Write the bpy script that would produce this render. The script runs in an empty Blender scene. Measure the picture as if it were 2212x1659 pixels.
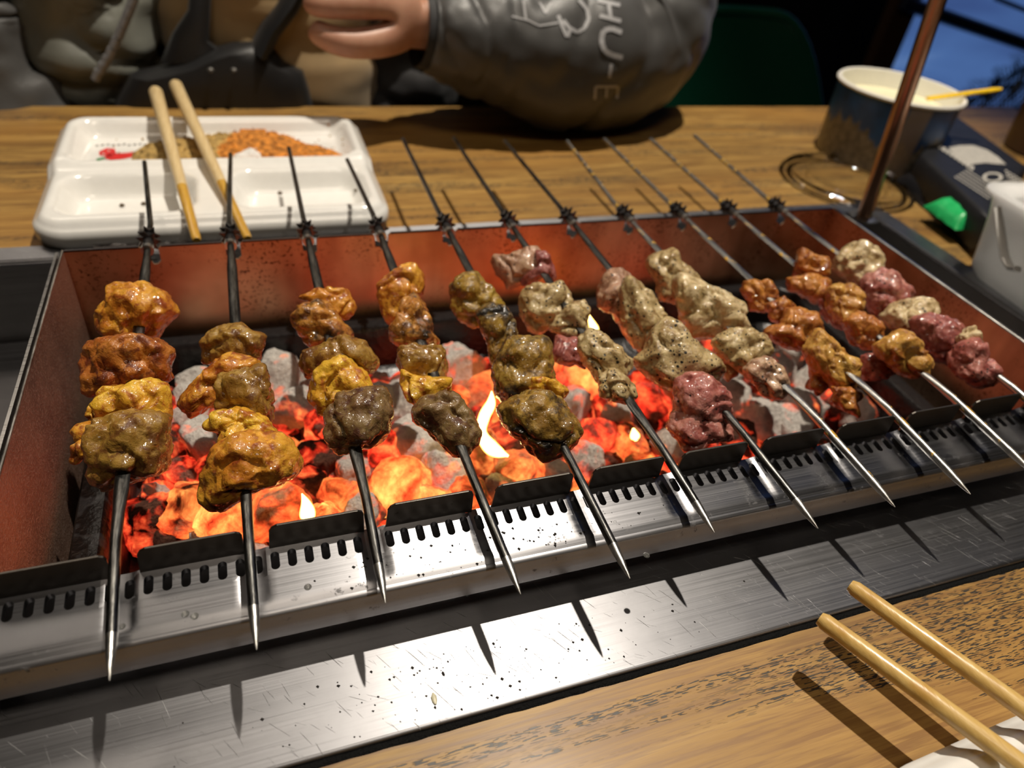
import bpy, bmesh, math, random
from mathutils import Vector, Matrix, noise
random.seed(7)
R_ = math.radians
# ------------------------------------------------------------------ scale and camera
# the scene is laid out in units of the skewer spacing (45 mm); table top is z = -1, grill rim z = 0
S, Z0 = 0.045, 0.795
CAM = Vector((1.41469, -4.05420, 4.87330))
PITCH, YAW, ROLL, FPX = 0.6849, 0.4121, 0.1407, 1511.4
Fv = Vector((math.sin(YAW)*math.cos(PITCH), math.cos(YAW)*math.cos(PITCH), -math.sin(PITCH)))
r0 = Vector((math.cos(YAW), -math.sin(YAW), 0)); u0 = r0.cross(Fv)
Rv = math.cos(ROLL)*r0 + math.sin(ROLL)*u0
Uv = -math.sin(ROLL)*r0 + math.cos(ROLL)*u0
def W(p): return Vector((p[0]*S, p[1]*S, Z0 + p[2]*S))
def ray(x, y): return (Fv + Rv*((x-1106)/FPX) + Uv*((829.5-y)/FPX)).normalized()
def atz(x, y, z): d = ray(x, y); return CAM + d*((z-CAM.z)/d.z)
def aty(x, y, Y): d = ray(x, y); return CAM + d*((Y-CAM.y)/d.y)
sc = bpy.context.scene
col = sc.collection
cam_d = bpy.data.cameras.new('camera'); cam = bpy.data.objects.new('camera', cam_d); col.objects.link(cam)
M3 = Matrix((Rv, Uv, -Fv)).transposed()
cam.matrix_world = Matrix.Translation(W(CAM)) @ M3.to_4x4()
cam_d.sensor_width = 36; cam_d.sensor_fit = 'HORIZONTAL'; cam_d.lens = FPX/2212*36
cam_d.clip_start = 0.01; cam_d.clip_end = 50
cam_d.dof.use_dof = True; cam_d.dof.focus_distance = 6.6*S; cam_d.dof.aperture_fstop = 7.2
sc.camera = cam
# ------------------------------------------------------------------ light
w = bpy.data.worlds.new('world'); sc.world = w; w.use_nodes = True
w.node_tree.nodes['Background'].inputs[0].default_value = (0.9, 0.75, 0.6, 1)
w.node_tree.nodes['Background'].inputs[1].default_value = 0.01
def look(o, t): o.rotation_euler = (Vector(t)-o.location).to_track_quat('-Z', 'Y').to_euler()
def spot(name, p, tgt, power, size, ang, color, blend=.3):
    l = bpy.data.lights.new(name, 'SPOT'); l.energy = power; l.shadow_soft_size = size; l.spot_size = R_(ang); l.spot_blend = blend; l.color = color
    o = bpy.data.objects.new(name, l); col.objects.link(o); o.location = W(p); look(o, W(tgt)); return o
def area(name, p, tgt, power, sx, sy, color):
    l = bpy.data.lights.new(name, 'AREA'); l.shape = 'RECTANGLE'; l.energy = power; l.size = sx; l.size_y = sy; l.color = color
    o = bpy.data.objects.new(name, l); col.objects.link(o); o.location = W(p); look(o, W(tgt)); return o
spot('ceiling_spot', (12.5, 9.2, 41), (4, 3, -1), 165, 0.02, 62, (1.0, 0.9, 0.76), .5)
area('room_fill_light', (-14, 34, 40), (4, 4, 0), 6, .9, .3, (1.0, .86, .7))  # added fill from the far side, not a visible fixture
area('room_fill_light', (2, -14, 44), (4, 16, 0), 6.5, .8, .4, (1.0, .85, .68))  # added front fill, unseen, brightens faces turned to the camera
sc.view_settings.view_transform = 'Standard'; sc.view_settings.look = 'None'
sc.view_settings.gamma = 1; sc.view_settings.use_curve_mapping = False
sc.view_settings.exposure = 0.0
sc.cycles.use_denoising = True; sc.cycles.sample_clamp_indirect = 6; sc.cycles.max_bounces = 8
sc.cycles.caustics_reflective = False; sc.cycles.caustics_refractive = False
# ------------------------------------------------------------------ mesh helpers
class MB:
    def __init__(s): s.v = []; s.f = []
    def add(s, vs, fs):
        n = len(s.v); s.v += [tuple(v) for v in vs]; s.f += [tuple(i+n for i in f) for f in fs]
    def box(s, a, b):
        x0, y0, z0 = a; x1, y1, z1 = b
        s.add([(x0,y0,z0),(x1,y0,z0),(x1,y1,z0),(x0,y1,z0),(x0,y0,z1),(x1,y0,z1),(x1,y1,z1),(x0,y1,z1)],
              [(3,2,1,0),(4,5,6,7),(0,1,5,4),(1,2,6,5),(2,3,7,6),(3,0,4,7)]); return s
    def tube(s, pts, rad, n=12, flat=None, caps=True):
        pts = [Vector(p) for p in pts]; m = len(pts)
        if not hasattr(rad, '__len__'): rad = [rad]*m
        ref = None; vs = []
        for i, p in enumerate(pts):
            t = (pts[min(i+1, m-1)]-pts[max(i-1, 0)]).normalized()
            if ref is None:
                ref = Vector((0, 0, 1)) if abs(t.z) < .9 else Vector((0, 1, 0))
            a = t.cross(ref).normalized(); b = a.cross(t).normalized(); ref = b
            ra = rad[i]; rb = rad[i] if flat is None else flat[i]
            for k in range(n):
                an = 2*math.pi*k/n; vs.append(p + a*math.cos(an)*ra + b*math.sin(an)*rb)
        fs = [(i*n+k, i*n+(k+1) % n, (i+1)*n+(k+1) % n, (i+1)*n+k) for i in range(m-1) for k in range(n)]
        if caps: fs += [tuple(range(n))[::-1], tuple((m-1)*n+k for k in range(n))]
        s.add(vs, fs); return s
    def lathe(s, prof, c=(0, 0, 0), n=48):
        vs = [(c[0]+r*math.cos(2*math.pi*k/n), c[1]+r*math.sin(2*math.pi*k/n), c[2]+z) for r, z in prof for k in range(n)]
        fs = [(i*n+k, i*n+(k+1) % n, (i+1)*n+(k+1) % n, (i+1)*n+k) for i in range(len(prof)-1) for k in range(n)]
        s.add(vs, fs); return s
    def prism(s, outline, z0, z1, axis='z', off=0):
        """closed outline of 2D points extruded; axis y: outline in XZ, extruded along Y"""
        f = (lambda p, t: (p[0], p[1], t)) if axis == 'z' else ((lambda p, t: (p[0], t, p[1])) if axis == 'y' else (lambda p, t: (t, p[0], p[1])))
        n = len(outline)
        s.add([f(p, z0) for p in outline]+[f(p, z1) for p in outline],
              [tuple(range(n))[::-1], tuple(range(n, 2*n))]+[(i, (i+1) % n, n+(i+1) % n, n+i) for i in range(n)]); return s
    def build(s, name, mat, parent=None, origin=None, smooth=True, bevel=0, fix=False, kind=None, sharp=40):
        o3 = W(origin) if origin is not None else W((0, 0, 0))
        if parent is not None: o3 = Vector(parent['_w'])
        me = bpy.data.meshes.new(name)
        me.from_pydata([tuple(W(v)-o3) for v in s.v], [], s.f); me.update()
        if fix or True:
            bm = bmesh.new(); bm.from_mesh(me)
            if any(len(f.verts) > 4 for f in bm.faces): bmesh.ops.triangulate(bm, faces=[f for f in bm.faces if len(f.verts) > 4])
            bmesh.ops.recalc_face_normals(bm, faces=bm.faces); bm.to_mesh(me); bm.free()
        if smooth:
            me.polygons.foreach_set('use_smooth', [True]*len(me.polygons))
            try: me.set_sharp_from_angle(angle=R_(sharp))
            except Exception: pass
        if mat: me.materials.append(mat)
        o = bpy.data.objects.new(name, me); col.objects.link(o)
        if parent is not None: o.parent = parent
        else: o.location = o3
        o['_w'] = list(o3)
        if bevel:
            b = o.modifiers.new('bevel', 'BEVEL'); b.width = bevel*S; b.segments = 3; b.limit_method = 'ANGLE'; b.angle_limit = R_(50)
        if kind: o['kind'] = kind
        return o
def thing(name, label, cat, org, group=None):
    o = bpy.data.objects.new(name, None); col.objects.link(o); o.location = W(org); o.empty_display_size = .01
    o['_w'] = list(W(org)); o['label'] = label; o['category'] = cat
    if group: o['group'] = group
    return o
def tag(o, label, cat, group=None, kind=None):
    o['label'] = label; o['category'] = cat
    if group: o['group'] = group
    if kind: o['kind'] = kind
    return o
def lerp(a, b, t): return a+(b-a)*t
def sst(a, b, x):
    t = max(0, min(1, (x-a)/(b-a))); return t*t*(3-2*t)
# ------------------------------------------------------------------ material helpers
class NT:
    def __init__(s, name):
        s.m = bpy.data.materials.new(name); s.m.use_nodes = True; s.t = s.m.node_tree; s.n = s.t.nodes; s.l = s.t.links
        s.b = s.n['Principled BSDF']; s.out = s.n['Material Output']
    def node(s, typ, **kw):
        n = s.n.new(typ)
        for k, v in kw.items():
            if k.startswith('i_'): s.put(n.inputs[k[2:].replace('_', ' ')], v)
            else: setattr(n, k, v)
        return n
    def put(s, sock, v):
        if hasattr(v, 'is_output'): s.l.new(v, sock)
        elif isinstance(v, (tuple, list)): sock.default_value = (tuple(v)+(1,))[:len(sock.default_value)]
        else: sock.default_value = v
    def co(s, scale=(1, 1, 1), rot=(0, 0, 0), loc=(0, 0, 0)):
        t = s.node('ShaderNodeTexCoord'); m = s.node('ShaderNodeMapping')
        s.l.new(t.outputs['Object'], m.inputs[0]); m.inputs['Scale'].default_value = scale; m.inputs['Rotation'].default_value = rot; m.inputs['Location'].default_value = loc
        return m.outputs[0]
    def noise(s, vec, scale, detail=3, rough=.5, dist=0):
        n = s.node('ShaderNodeTexNoise'); s.put(n.inputs['Vector'], vec); n.inputs['Scale'].default_value = scale
        n.inputs['Detail'].default_value = detail; n.inputs['Roughness'].default_value = rough; n.inputs['Distortion'].default_value = dist
        return n.outputs[0]
    def ramp(s, fac, stops):
        n = s.node('ShaderNodeValToRGB'); s.put(n.inputs[0], fac); e = n.color_ramp.elements
        while len(e) < len(stops): e.new(.5)
        for k, (p, c) in enumerate(stops):
            e[k].position = p; e[k].color = (c, c, c, 1) if not hasattr(c, '__len__') else tuple(c)+(1,)
        return n.outputs[0]
    def mix(s, fac, a, b, mode='MIX'):
        n = s.node('ShaderNodeMix', data_type='RGBA', blend_type=mode); s.put(n.inputs[0], fac); s.put(n.inputs[6], a); s.put(n.inputs[7], b); return n.outputs[2]
    def math(s, op, a, b=0.0, c=None):
        n = s.node('ShaderNodeMath', operation=op); s.put(n.inputs[0], a); s.put(n.inputs[1], b)
        if c is not None: s.put(n.inputs[2], c)
        return n.outputs[0]
    def bump(s, h, dist, strength=1.0, normal=None):
        n = s.node('ShaderNodeBump'); s.put(n.inputs['Height'], h); n.inputs['Distance'].default_value = dist; n.inputs['Strength'].default_value = strength
        if normal: s.l.new(normal, n.inputs['Normal'])
        return n.outputs[0]
    def set(s, **kw):
        for k, v in kw.items():
            s.put(s.b.inputs[k.replace('_', ' ')], v)
        return s
def simple(name, c, rough=.5, metal=0, var=.12, bumpd=0, bscale=200, **kw):
    t = NT(name); n = t.noise(t.co(), bscale, 3)
    lo = tuple(x*(1-var) for x in c); hi = tuple(min(1, x*(1+var)) for x in c)
    t.set(Base_Color=t.ramp(n, [(.3, lo), (.7, hi)]), Roughness=rough, Metallic=metal, **kw)
    if bumpd: t.set(Normal=t.bump(n, bumpd))
    return t.m
# ------------------------------------------------------------------ materials
def steel(name, base, rough, aniso, dirt=0, dirtc=(.03, .015, .008), scratches=0, soot=None):
    t = NT(name); br = t.noise(t.co((8, 1400, 1400)), 1, 2, .6)
    cl = t.noise(t.co(), 60, 4, .6)
    c = t.mix(t.ramp(cl, [(.35, 0), (.75, .35)]), base, tuple(x*.62 for x in base))
    r = t.math('MULTIPLY_ADD', t.ramp(br, [(.3, 0), (.7, 1)]), .12, rough-.04)
    if dirt:
        d = t.ramp(t.noise(t.co(), 210, 5, .72), [(.60, 0), (.66, 1)]); d2 = t.ramp(t.noise(t.co(), 34, 3, .6), [(.5, 0), (.66, 1)])
        dm = t.math('MULTIPLY', t.math('MULTIPLY', d, d2), dirt)
        c = t.mix(dm, c, dirtc)
        t.set(Metallic=t.math('SUBTRACT', 1.0, t.math('MULTIPLY', dm, .8)))
        r = t.math('MULTIPLY_ADD', dm, .3, r)
    else: t.set(Metallic=1.0)
    nrm = t.bump(br, .00002, .5)
    if scratches:
        h = None
        for k, (rot, sc_, th) in enumerate([(1.0, 1, .745), (.78, 1.3, .75), (1.2, .9, .75), (.5, 1.1, .76)]):
            vr = t.node('ShaderNodeVectorRotate', rotation_type='Z_AXIS'); t.l.new(t.node('ShaderNodeTexCoord').outputs['Object'], vr.inputs['Vector']); vr.inputs['Angle'].default_value = rot
            mp_ = t.node('ShaderNodeMapping'); t.l.new(vr.outputs[0], mp_.inputs[0]); mp_.inputs['Scale'].default_value = (45*sc_, 1700*sc_, 1); mp_.inputs['Location'].default_value = (k*3.1, k, 0)
            n = t.noise(mp_.outputs[0], 1, 1, .4)
            n2 = t.ramp(n, [(th-.015, 0), (th+.05, 1)])
            h = n2 if h is None else t.math('MAXIMUM', h, n2)
        c = t.mix(t.math('MULTIPLY', h, .5), c, (.95, .95, .95))
        r = t.math('MULTIPLY_ADD', h, .25, r)
        nrm = t.bump(h, .0002, .8, nrm)
    t.set(Base_Color=c, Roughness=r, Normal=nrm, Anisotropic=aniso)
    if aniso:
        v = t.node('ShaderNodeCombineXYZ'); v.inputs[1].default_value = 1.0
        t.l.new(v.outputs[0], t.b.inputs['Tangent'])
    return t.m
M_plate = steel('brushed_steel_plate', (.37, .37, .39), .43, .66, dirt=0, scratches=1)
M_apron = steel('brushed_steel_apron', (.36, .36, .38), .35, .66, dirt=.8, dirtc=(.02, .016, .012))
M_steel = steel('plain_steel', (.5, .49, .48), .3, 0)
M_dark = steel('dark_steel', (.16, .155, .16), .32, 0)
M_fin = steel('sooted_fin_steel', (.11, .10, .09), .36, 0, dirt=.9, dirtc=(.008, .006, .004))
def wall_mat():
    t = NT('heat_and_ember_tinted_steel')
    big = t.noise(t.co(), 22, 3, .6); sp = t.noise(t.co(), 420, 4, .7); st = t.noise(t.co((30, 30, 6)), 1, 3, .6)
    c = t.mix(t.ramp(big, [(.3, 0), (.7, 1)]), (.50, .31, .19), (.82, .56, .37))  # brown base is part heat tint, part painted ember reflection
    c = t.mix(t.ramp(st, [(.4, 0), (.8, .6)]), c, (.16, .07, .04))
    spot_ = t.math('MULTIPLY', t.ramp(sp, [(.55, 0), (.62, 1)]), t.ramp(t.noise(t.co(), 30, 3), [(.48, 0), (.64, 1)]))
    c = t.mix(t.math('MULTIPLY', spot_, .85), c, (.05, .012, .006))
    t.set(Base_Color=c, Metallic=.85, Roughness=t.math('MULTIPLY_ADD', big, .25, .27), Normal=t.bump(sp, .0001, .6))
    return t.m
M_wall = wall_mat()
def side_mat():
    t = NT('grease_spattered_side_steel')
    sp = t.noise(t.co(), 900, 3, .7); big = t.noise(t.co(), 25, 3, .6)
    c = t.mix(t.ramp(big, [(.35, 0), (.7, 1)]), (.26, .15, .11), (.46, .28, .20))  # orange-brown base imitates embers mirrored in the steel
    c = t.mix(t.ramp(sp, [(.5, 0), (.68, 1)]), c, (.5, .36, .3))
    t.set(Base_Color=c, Metallic=.8, Roughness=t.math('MULTIPLY_ADD', sp, .35, .25), Normal=t.bump(sp, .0005, .9))
    return t.m
M_side = side_mat()
M_iron = simple('black_cast_coal_pan', (.018, .017, .018), .3, .3, bumpd=.0006, bscale=260)
def wood_mat():
    t = NT('varnished_wood_grain')
    g = t.noise(t.co((3.2, 46, 1)), 1, 6, .70, .9); fine = t.noise(t.co((26, 620, 1)), 1, 3, .6, .3)
    big = t.noise(t.co((1.5, 6, 1)), 1.6, 2)
    c = t.ramp(g, [(.30, (.085, .042, .010)), (.41, (.22, .12, .028)), (.50, (.32, .185, .045)), (.60, (.40, .24, .062)), (.72, (.52, .35, .12))])
    c = t.mix(t.ramp(fine, [(.38, .8), (.56, 0)]), c, (.15, .07, .02))
    # ring-porous bands of short dark dashes along the grain
    vo = t.noise(t.co((210, 1900, 1)), 1, 1, .5); band = t.ramp(t.noise(t.co((2.4, 34, 1), (0, 0, .02), (4, 3, 0)), 1, 3, .6, 1.3), [(.52, 0), (.55, 1)])
    dash = t.math('MULTIPLY', t.ramp(vo, [(.54, 0), (.57, 1)]), band)
    c = t.mix(t.math('MULTIPLY', t.ramp(big, [(.45, 0), (.7, .6)]), 1), c, (.36, .17, .03), 'MIX')
    c = t.mix(t.math('MULTIPLY', dash, .95), c, (.010, .009, .008))
    t.set(Base_Color=c, Roughness=t.math('MULTIPLY_ADD', fine, .2, .42), Normal=t.bump(t.math('SUBTRACT', fine, t.math('MULTIPLY', dash, .6)), .0002, .6), Coat_Weight=.12, Coat_Roughness=.25)
    return t.m
M_wood = wood_mat()
M_gasket = simple('black_sealant', (.003, .003, .003), .8, bumpd=.001, bscale=900, Specular_IOR_Level=.15)
M_white = simple('glossy_white_melamine', (.80, .79, .76), .16, var=.02, Coat_Weight=.4, Coat_Roughness=.06)
def rod_mat(name, a, b, grease=0):
    t = NT(name); n = t.noise(t.co((400, 60, 400)), 1, 4, .7)
    c = t.ramp(n, [(.35, a), (.7, b)]); m = 1.0
    if grease:
        gm = t.ramp(t.noise(t.co(), 130, 3, .6), [(.58, 0), (.62, grease)]); c = t.mix(gm, c, (.55, .30, .01)); m = t.math('SUBTRACT', 1.0, gm)
    t.set(Base_Color=c, Metallic=m, Roughness=t.math('MULTIPLY_ADD', n, .25, .22), Normal=t.bump(n, .0002, .7)); return t.m
M_rod = rod_mat('dark_skewer_steel', (.05, .05, .05), (.24, .235, .22)); M_rodg = rod_mat('greasy_bright_skewer_steel', (.24, .24, .24), (.62, .61, .58), .9)
M_tip = rod_mat('bare_steel_skewer_point', (.35, .34, .32), (.8, .78, .74))
def meat(name, light, mid, dark, thr=.5, pepper=0, char=0, sss=.12, rough=.3, glow=(1, .35, .1)):
    t = NT(name); v = t.co(); n1 = t.noise(v, 70, 4, .6, .6); n2 = t.noise(v, 260, 4, .65); n3 = t.noise(v, 620, 3, .6)
    c = t.mix(t.ramp(n1, [(thr-.14, 0), (thr+.12, 1)]), light, mid)
    c = t.mix(t.ramp(t.noise(t.co((1, 1, 1), (0, 0, 0), (3, 7, 1)), 125, 4, .6, .8), [(.50, 0), (.62, .9)]), c, dark)
    c = t.mix(t.ramp(n2, [(.56, 0), (.68, .6)]), c, dark)
    c = t.mix(t.ramp(t.noise(t.co((1, 1, 1), (0, 0, 0), (9, 2, 5)), 160, 3, .6, .5), [(.58, 0), (.68, .55)]), c, tuple(min(1, x*1.35+.03) for x in light))
    if char:
        ch = t.ramp(t.noise(t.co((1, 1, 1), (0, 0, 0), (5, 2, 1)), 48, 4, .65), [(.62-char*.2, 0), (.70-char*.12, 1)])
        c = t.mix(ch, c, (.012, .008, .005))
    if pepper:
        vo = t.node('ShaderNodeTexVoronoi'); t.put(vo.inputs['Vector'], v); vo.inputs['Scale'].default_value = 520
        sm = t.math('MULTIPLY', t.ramp(t.math('MULTIPLY_ADD', t.node('ShaderNodeSeparateColor', i_Color=vo.outputs['Color']).outputs[0], -.42, vo.outputs['Distance']), [(.0, 1), (.02, 0)]), t.ramp(t.noise(v, 150, 2), [(.60-pepper*.16, 0), (.64-pepper*.16, 1)]))
        c = t.mix(sm, c, (.012, .01, .008))
    fib = t.noise(t.co((1, 1, 1), (.6, .3, .9)), 190, 3, .55, 1.2)
    h = t.math('MULTIPLY_ADD', n2, .8, t.math('MULTIPLY', n3, .5))
    h = t.math('MULTIPLY_ADD', fib, .8, h)
    gl = t.math('ADD', t.math('MULTIPLY', t.noise(v, 420, 1, .5), .38), t.noise(v, 175, 1, .4))
    t.set(Base_Color=c, Roughness=.5, Normal=t.bump(h, .0007, .8), Subsurface_Weight=sss, Subsurface_Radius=glow, Subsurface_Scale=.004,
          Coat_Weight=1.0, Coat_Roughness=.095, Coat_IOR=1.5, Coat_Normal=t.bump(gl, .0026, 1.0), Specular_IOR_Level=.4)
    return t.m
MEAT = dict(
    amber=meat('amber_glazed_meat', (.66, .33, .03), (.50, .17, .012), (.24, .04, .006)),
    red=meat('red_brown_glazed_meat', (.46, .17, .025), (.34, .08, .012), (.12, .02, .006)),
    yellow=meat('yellow_fat_glazed_meat', (.76, .47, .04), (.62, .30, .02), (.34, .08, .008)),
    brown=meat('olive_brown_meat', (.34, .20, .035), (.25, .12, .015), (.12, .04, .008)),
    brown2=meat('dark_cube_meat', (.22, .14, .05), (.15, .075, .025), (.07, .02, .01)),
    seared=meat('seared_meat', (.52, .24, .035), (.35, .12, .02), (.10, .025, .008), char=.55),
    charred=meat('charred_olive_meat', (.36, .22, .035), (.25, .13, .018), (.08, .04, .01), char=.75),
    olive=meat('olive_yellow_meat', (.40, .26, .03), (.28, .16, .02), (.12, .06, .01), char=.2),
    pepper=meat('peppered_pale_meat', (.52, .40, .20), (.42, .30, .13), (.26, .16, .06), pepper=1, sss=.15),
    pepperp=meat('peppered_pink_meat', (.50, .33, .20), (.40, .22, .14), (.24, .11, .06), pepper=.7, sss=.15),
    cream=meat('cream_fat_meat', (.66, .54, .33), (.56, .42, .22), (.36, .25, .10), pepper=.35, sss=.15),
    pink=meat('raw_pink_meat', (.50, .22, .17), (.40, .12, .10), (.24, .05, .04), pepper=.4, sss=.2),
    raw=meat('raw_red_meat', (.40, .14, .11), (.28, .07, .06), (.14, .02, .02), pepper=.2, sss=.2),
    orange=meat('orange_marinated_meat', (.52, .22, .035), (.38, .12, .018), (.20, .045, .01)),
    orangel=meat('light_orange_marinated_meat', (.62, .36, .08), (.48, .22, .035), (.26, .085, .015)),
)
def coal_mat(name, ash, ash2, heat, thr, strength, cols, bscale=1.0):
    t = NT(name); v = t.co(); oi = t.node('ShaderNodeObjectInfo')
    vv = t.node('ShaderNodeVectorMath', operation='ADD'); t.put(vv.inputs[0], v)
    sc_ = t.node('ShaderNodeVectorMath', operation='SCALE'); sc_.inputs[0].default_value = (3, 5, 7); t.l.new(oi.outputs['Random'], sc_.inputs['Scale']); t.l.new(sc_.outputs[0], vv.inputs[1]); v = vv.outputs[0]
    n1 = t.noise(v, 1.15, 4, .55, .5); n2 = t.noise(v, 6, 5, .72); n3 = t.noise(v, .8, 2, .5)
    c = t.ramp(n2, [(.3, ash2), (.65, ash)])
    m = t.ramp(t.math('MULTIPLY_ADD', n1, .75, t.math('MULTIPLY', n3, .35)), [(thr-.06, 0), (thr+.06, 1)])
    c = t.mix(t.math('MULTIPLY', m, .75), c, (.06, .012, .008))
    e = t.ramp(t.math('MULTIPLY_ADD', n1, .78, t.math('MULTIPLY', n2, .22)), cols)
    t.set(Base_Color=c, Roughness=.95, Specular_IOR_Level=.1, Emission_Color=e, Emission_Strength=t.math('MULTIPLY', m, strength), Normal=t.bump(n2, .004, 1.0))
    return t.m
RED = [(.40, (.16, .003, .001)), (.5, (.8, .03, .012)), (.58, (1, .10, .03)), (.66, (1, .28, .07))]
HOT = [(.38, (.35, .012, .004)), (.47, (.9, .09, .02)), (.56, (1, .24, .05)), (.66, (1, .52, .12))]
M_coal = dict(ash=coal_mat('pale_ash_coal', (.86, .81, .74), (.50, .45, .41), 1, .66, 1.3, RED),
              ember=coal_mat('red_ember_coal', (.45, .20, .14), (.14, .05, .04), 1, .53, 1.3, RED),
              hot=coal_mat('orange_hot_coal', (.66, .36, .20), (.40, .16, .08), 1, .50, 1.15, HOT),
              blaze=coal_mat('blazing_yellow_coal', (.7, .4, .22), (.45, .2, .1), 1, .44, 1.9, HOT),
              dark=coal_mat('dark_smouldering_coal', (.16, .07, .045), (.03, .014, .012), 1, .60, 1.2, RED))
# ------------------------------------------------------------------ room (the setting)
FL = -Z0/S
M_floor = simple('dark_tile_floor', (.035, .03, .028), .5, var=.3, bscale=6)
M_paint = simple('dark_brown_wall', (.008, .005, .003), 1.0, Specular_IOR_Level=0.0, var=.3, bscale=8)
M_ceil = simple('dark_ceiling', (.03, .027, .024), .9)
def struct(o): o['kind'] = 'structure'; return o
struct(MB().box((-40, -34, FL-1), (52, 46, FL)).build('floor', M_floor, origin=(0, 0, FL)))
struct(MB().box((-40, -34, 50), (52, 46, 51)).build('ceiling', M_ceil, origin=(0, 0, 50)))
struct(MB().box((-40, 45, FL), (52, 46, 50)).build('wall_back', M_paint, origin=(0, 45, FL)))
struct(MB().box((-41, -34, FL), (-40, 46, 50)).build('wall_left', M_paint, origin=(-40, 0, FL)))
struct(MB().box((-40, -35, FL), (52, -34, 50)).build('wall_front', M_paint, origin=(0, -34, FL)))
# ------------------------------------------------------------------ table
TZ = -1.0
TX0, TX1, TY0, TY1 = -16, 25.5, -8.5, 13.1
HX0, HX1, HY0, HY1 = -3.88, 14.20, -1.58, 6.98
table = thing('dining_table', 'golden brown varnished wooden table with the charcoal grill sunk into it', 'table', (5, 3, FL))
mb = MB()
o_ = [(TX0, TY0), (TX1, TY0), (TX1, TY1), (TX0, TY1)]; i_ = [(HX0, HY0), (HX1, HY0), (HX1, HY1), (HX0, HY1)]
vs = [(x, y, z) for z in (TZ, TZ-.8) for x, y in o_+i_]
fs = [(k, (k+1) % 4, 4+(k+1) % 4, 4+k) for k in range(4)]+[(8+k, 12+k, 12+(k+1) % 4, 8+(k+1) % 4) for k in range(4)]
fs += [(k, 8+k, 8+(k+1) % 4, (k+1) % 4) for k in range(4)]+[(4+k, 4+(k+1) % 4, 12+(k+1) % 4, 12+k) for k in range(4)]
mb.add(vs, fs); mb.build('tabletop', M_wood, table, smooth=False)
for x in (TX0+1.2, TX1-1.2):
    for y in (TY0+1.2, TY1-1.2):
        MB().box((x-.7, y-.7, FL), (x+.7, y+.7, TZ-.8)).build('leg', M_wood, table, smooth=False)
# wobbly bead of black sealant round the cut-out
mb = MB(); path = []
for (a, b) in zip(i_, i_[1:]+i_[:1]):
    n = int(math.hypot(b[0]-a[0], b[1]-a[1])/.06)
    for k in range(n):
        path.append((lerp(a[0], b[0], k/n), lerp(a[1], b[1], k/n), TZ-.005+.008*noise.noise(Vector((k*.37, a[0], 2)))))
path.append(path[0])
mb.tube(path, [.038+.010*noise.noise(Vector((p[0]*4, p[1]*4, 3))) for p in path], 8, [.016]*len(path), caps=False)
mb.build('sealant_bead', M_gasket, table)
# ------------------------------------------------------------------ grill surround (frame plate and sunken tub)
sur = thing('grill_surround', 'brushed steel surround plate and sunken tub around the charcoal firebox', 'grill surround', (5, 3, TZ))
LX0, LX1, LY0, LY1 = -3.85, 14.17, -1.55, 6.95
IX0, IX1, IY0, IY1 = -3.35, 13.62, -.36, 6.45
def ringplate(name, zt, zb, o, i, mat, bev=.02):
    O = [(o[0], o[2]), (o[1], o[2]), (o[1], o[3]), (o[0], o[3])]; I = [(i[0], i[2]), (i[1], i[2]), (i[1], i[3]), (i[0], i[3])]
    m = MB(); vs = [(x, y, z) for z in (zt, zb) for x, y in O+I]
    m.add(vs, fs); return m.build(name, mat, sur, smooth=True, bevel=bev)
rimp = ringplate('rim_plate', TZ+.05, TZ-.02, (LX0, LX1, LY0, LY1), (IX0, IX1, IY0, IY1), M_plate)
ringplate('inner_lip', TZ+.085, TZ+.045, (IX0-.06, IX1+.06, IY0-.06, IY1+.06), (IX0, IX1, IY0, IY1), M_dark, .012)
mb = MB()
zb = -2.25
for a, b in [((IX0-.03, IY0, zb), (IX0, IY1, TZ)), ((IX1, IY0, zb), (IX1+.03, IY1, TZ)), ((IX0, IY0-.03, zb), (IX1, IY0, TZ)), ((IX0, IY1, zb), (IX1, IY1+.03, TZ))]: mb.box(a, b)
mb.build('tub_wall', M_steel, sur, smooth=False)
MB().box((IX0, IY0, zb-.03), (IX1, IY1, zb)).build('tub_floor', M_dark, sur, smooth=False)
# shallow embossed panel at the left end of the tub floor
mb = MB(); pts = []
for cx, cy, a0 in [(-1.6, 1.4, 270), (-1.6, 3.9, 0), (-3.0, 3.9, 90), (-3.0, 1.4, 180)]:
    for k in range(7): pts.append((cx+.3*math.cos(R_(a0+k*15)), cy+.3*math.sin(R_(a0+k*15))))
mb.prism(pts, zb, zb+.05); mb.build('embossed_panel', M_dark, sur, bevel=.02)
for (x, y) in [(12.9, 6.69), (13.9, 6.69), (13.89, .9), (-3.6, 6.7)]:
    MB().lathe([(0, .0), (.07, .0), (.085, -.02), (.085, -.04)], (x, y, TZ+.085), 20).build('screw_head', M_tip, rimp)
# ------------------------------------------------------------------ firebox
fb = thing('charcoal_firebox', 'open steel charcoal firebox with notched back wall and slotted front apron', 'grill', (5, 2.5, -1.5))
BX0, BX1, BY = -.96, 11.08, 4.978
th = .03
# back wall, notched where each skewer passes
out = [(BX0, -1.45), (BX1, -1.45), (BX1, -.01)]
for k in range(10, -1, -1):
    c = k+.02; w2 = .095
    out += [(c+w2+.03, -.01), (c+w2, -.04), (c+w2, -.22), (c+w2-.05, -.27), (c+.0, -.27), (c-.02, -.22), (c-w2, -.20), (c-w2, -.04), (c-w2-.03, -.01)]
out += [(BX0, -.01)]
mb = MB().prism(out, BY, BY+th, 'y'); mb.build('back_wall', M_wall, fb, smooth=False)
MB().box((BX0, BY+.10, -1.4), (BX1, BY+.42, -.34)).build('drive_housing', M_iron, fb, smooth=False)
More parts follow.
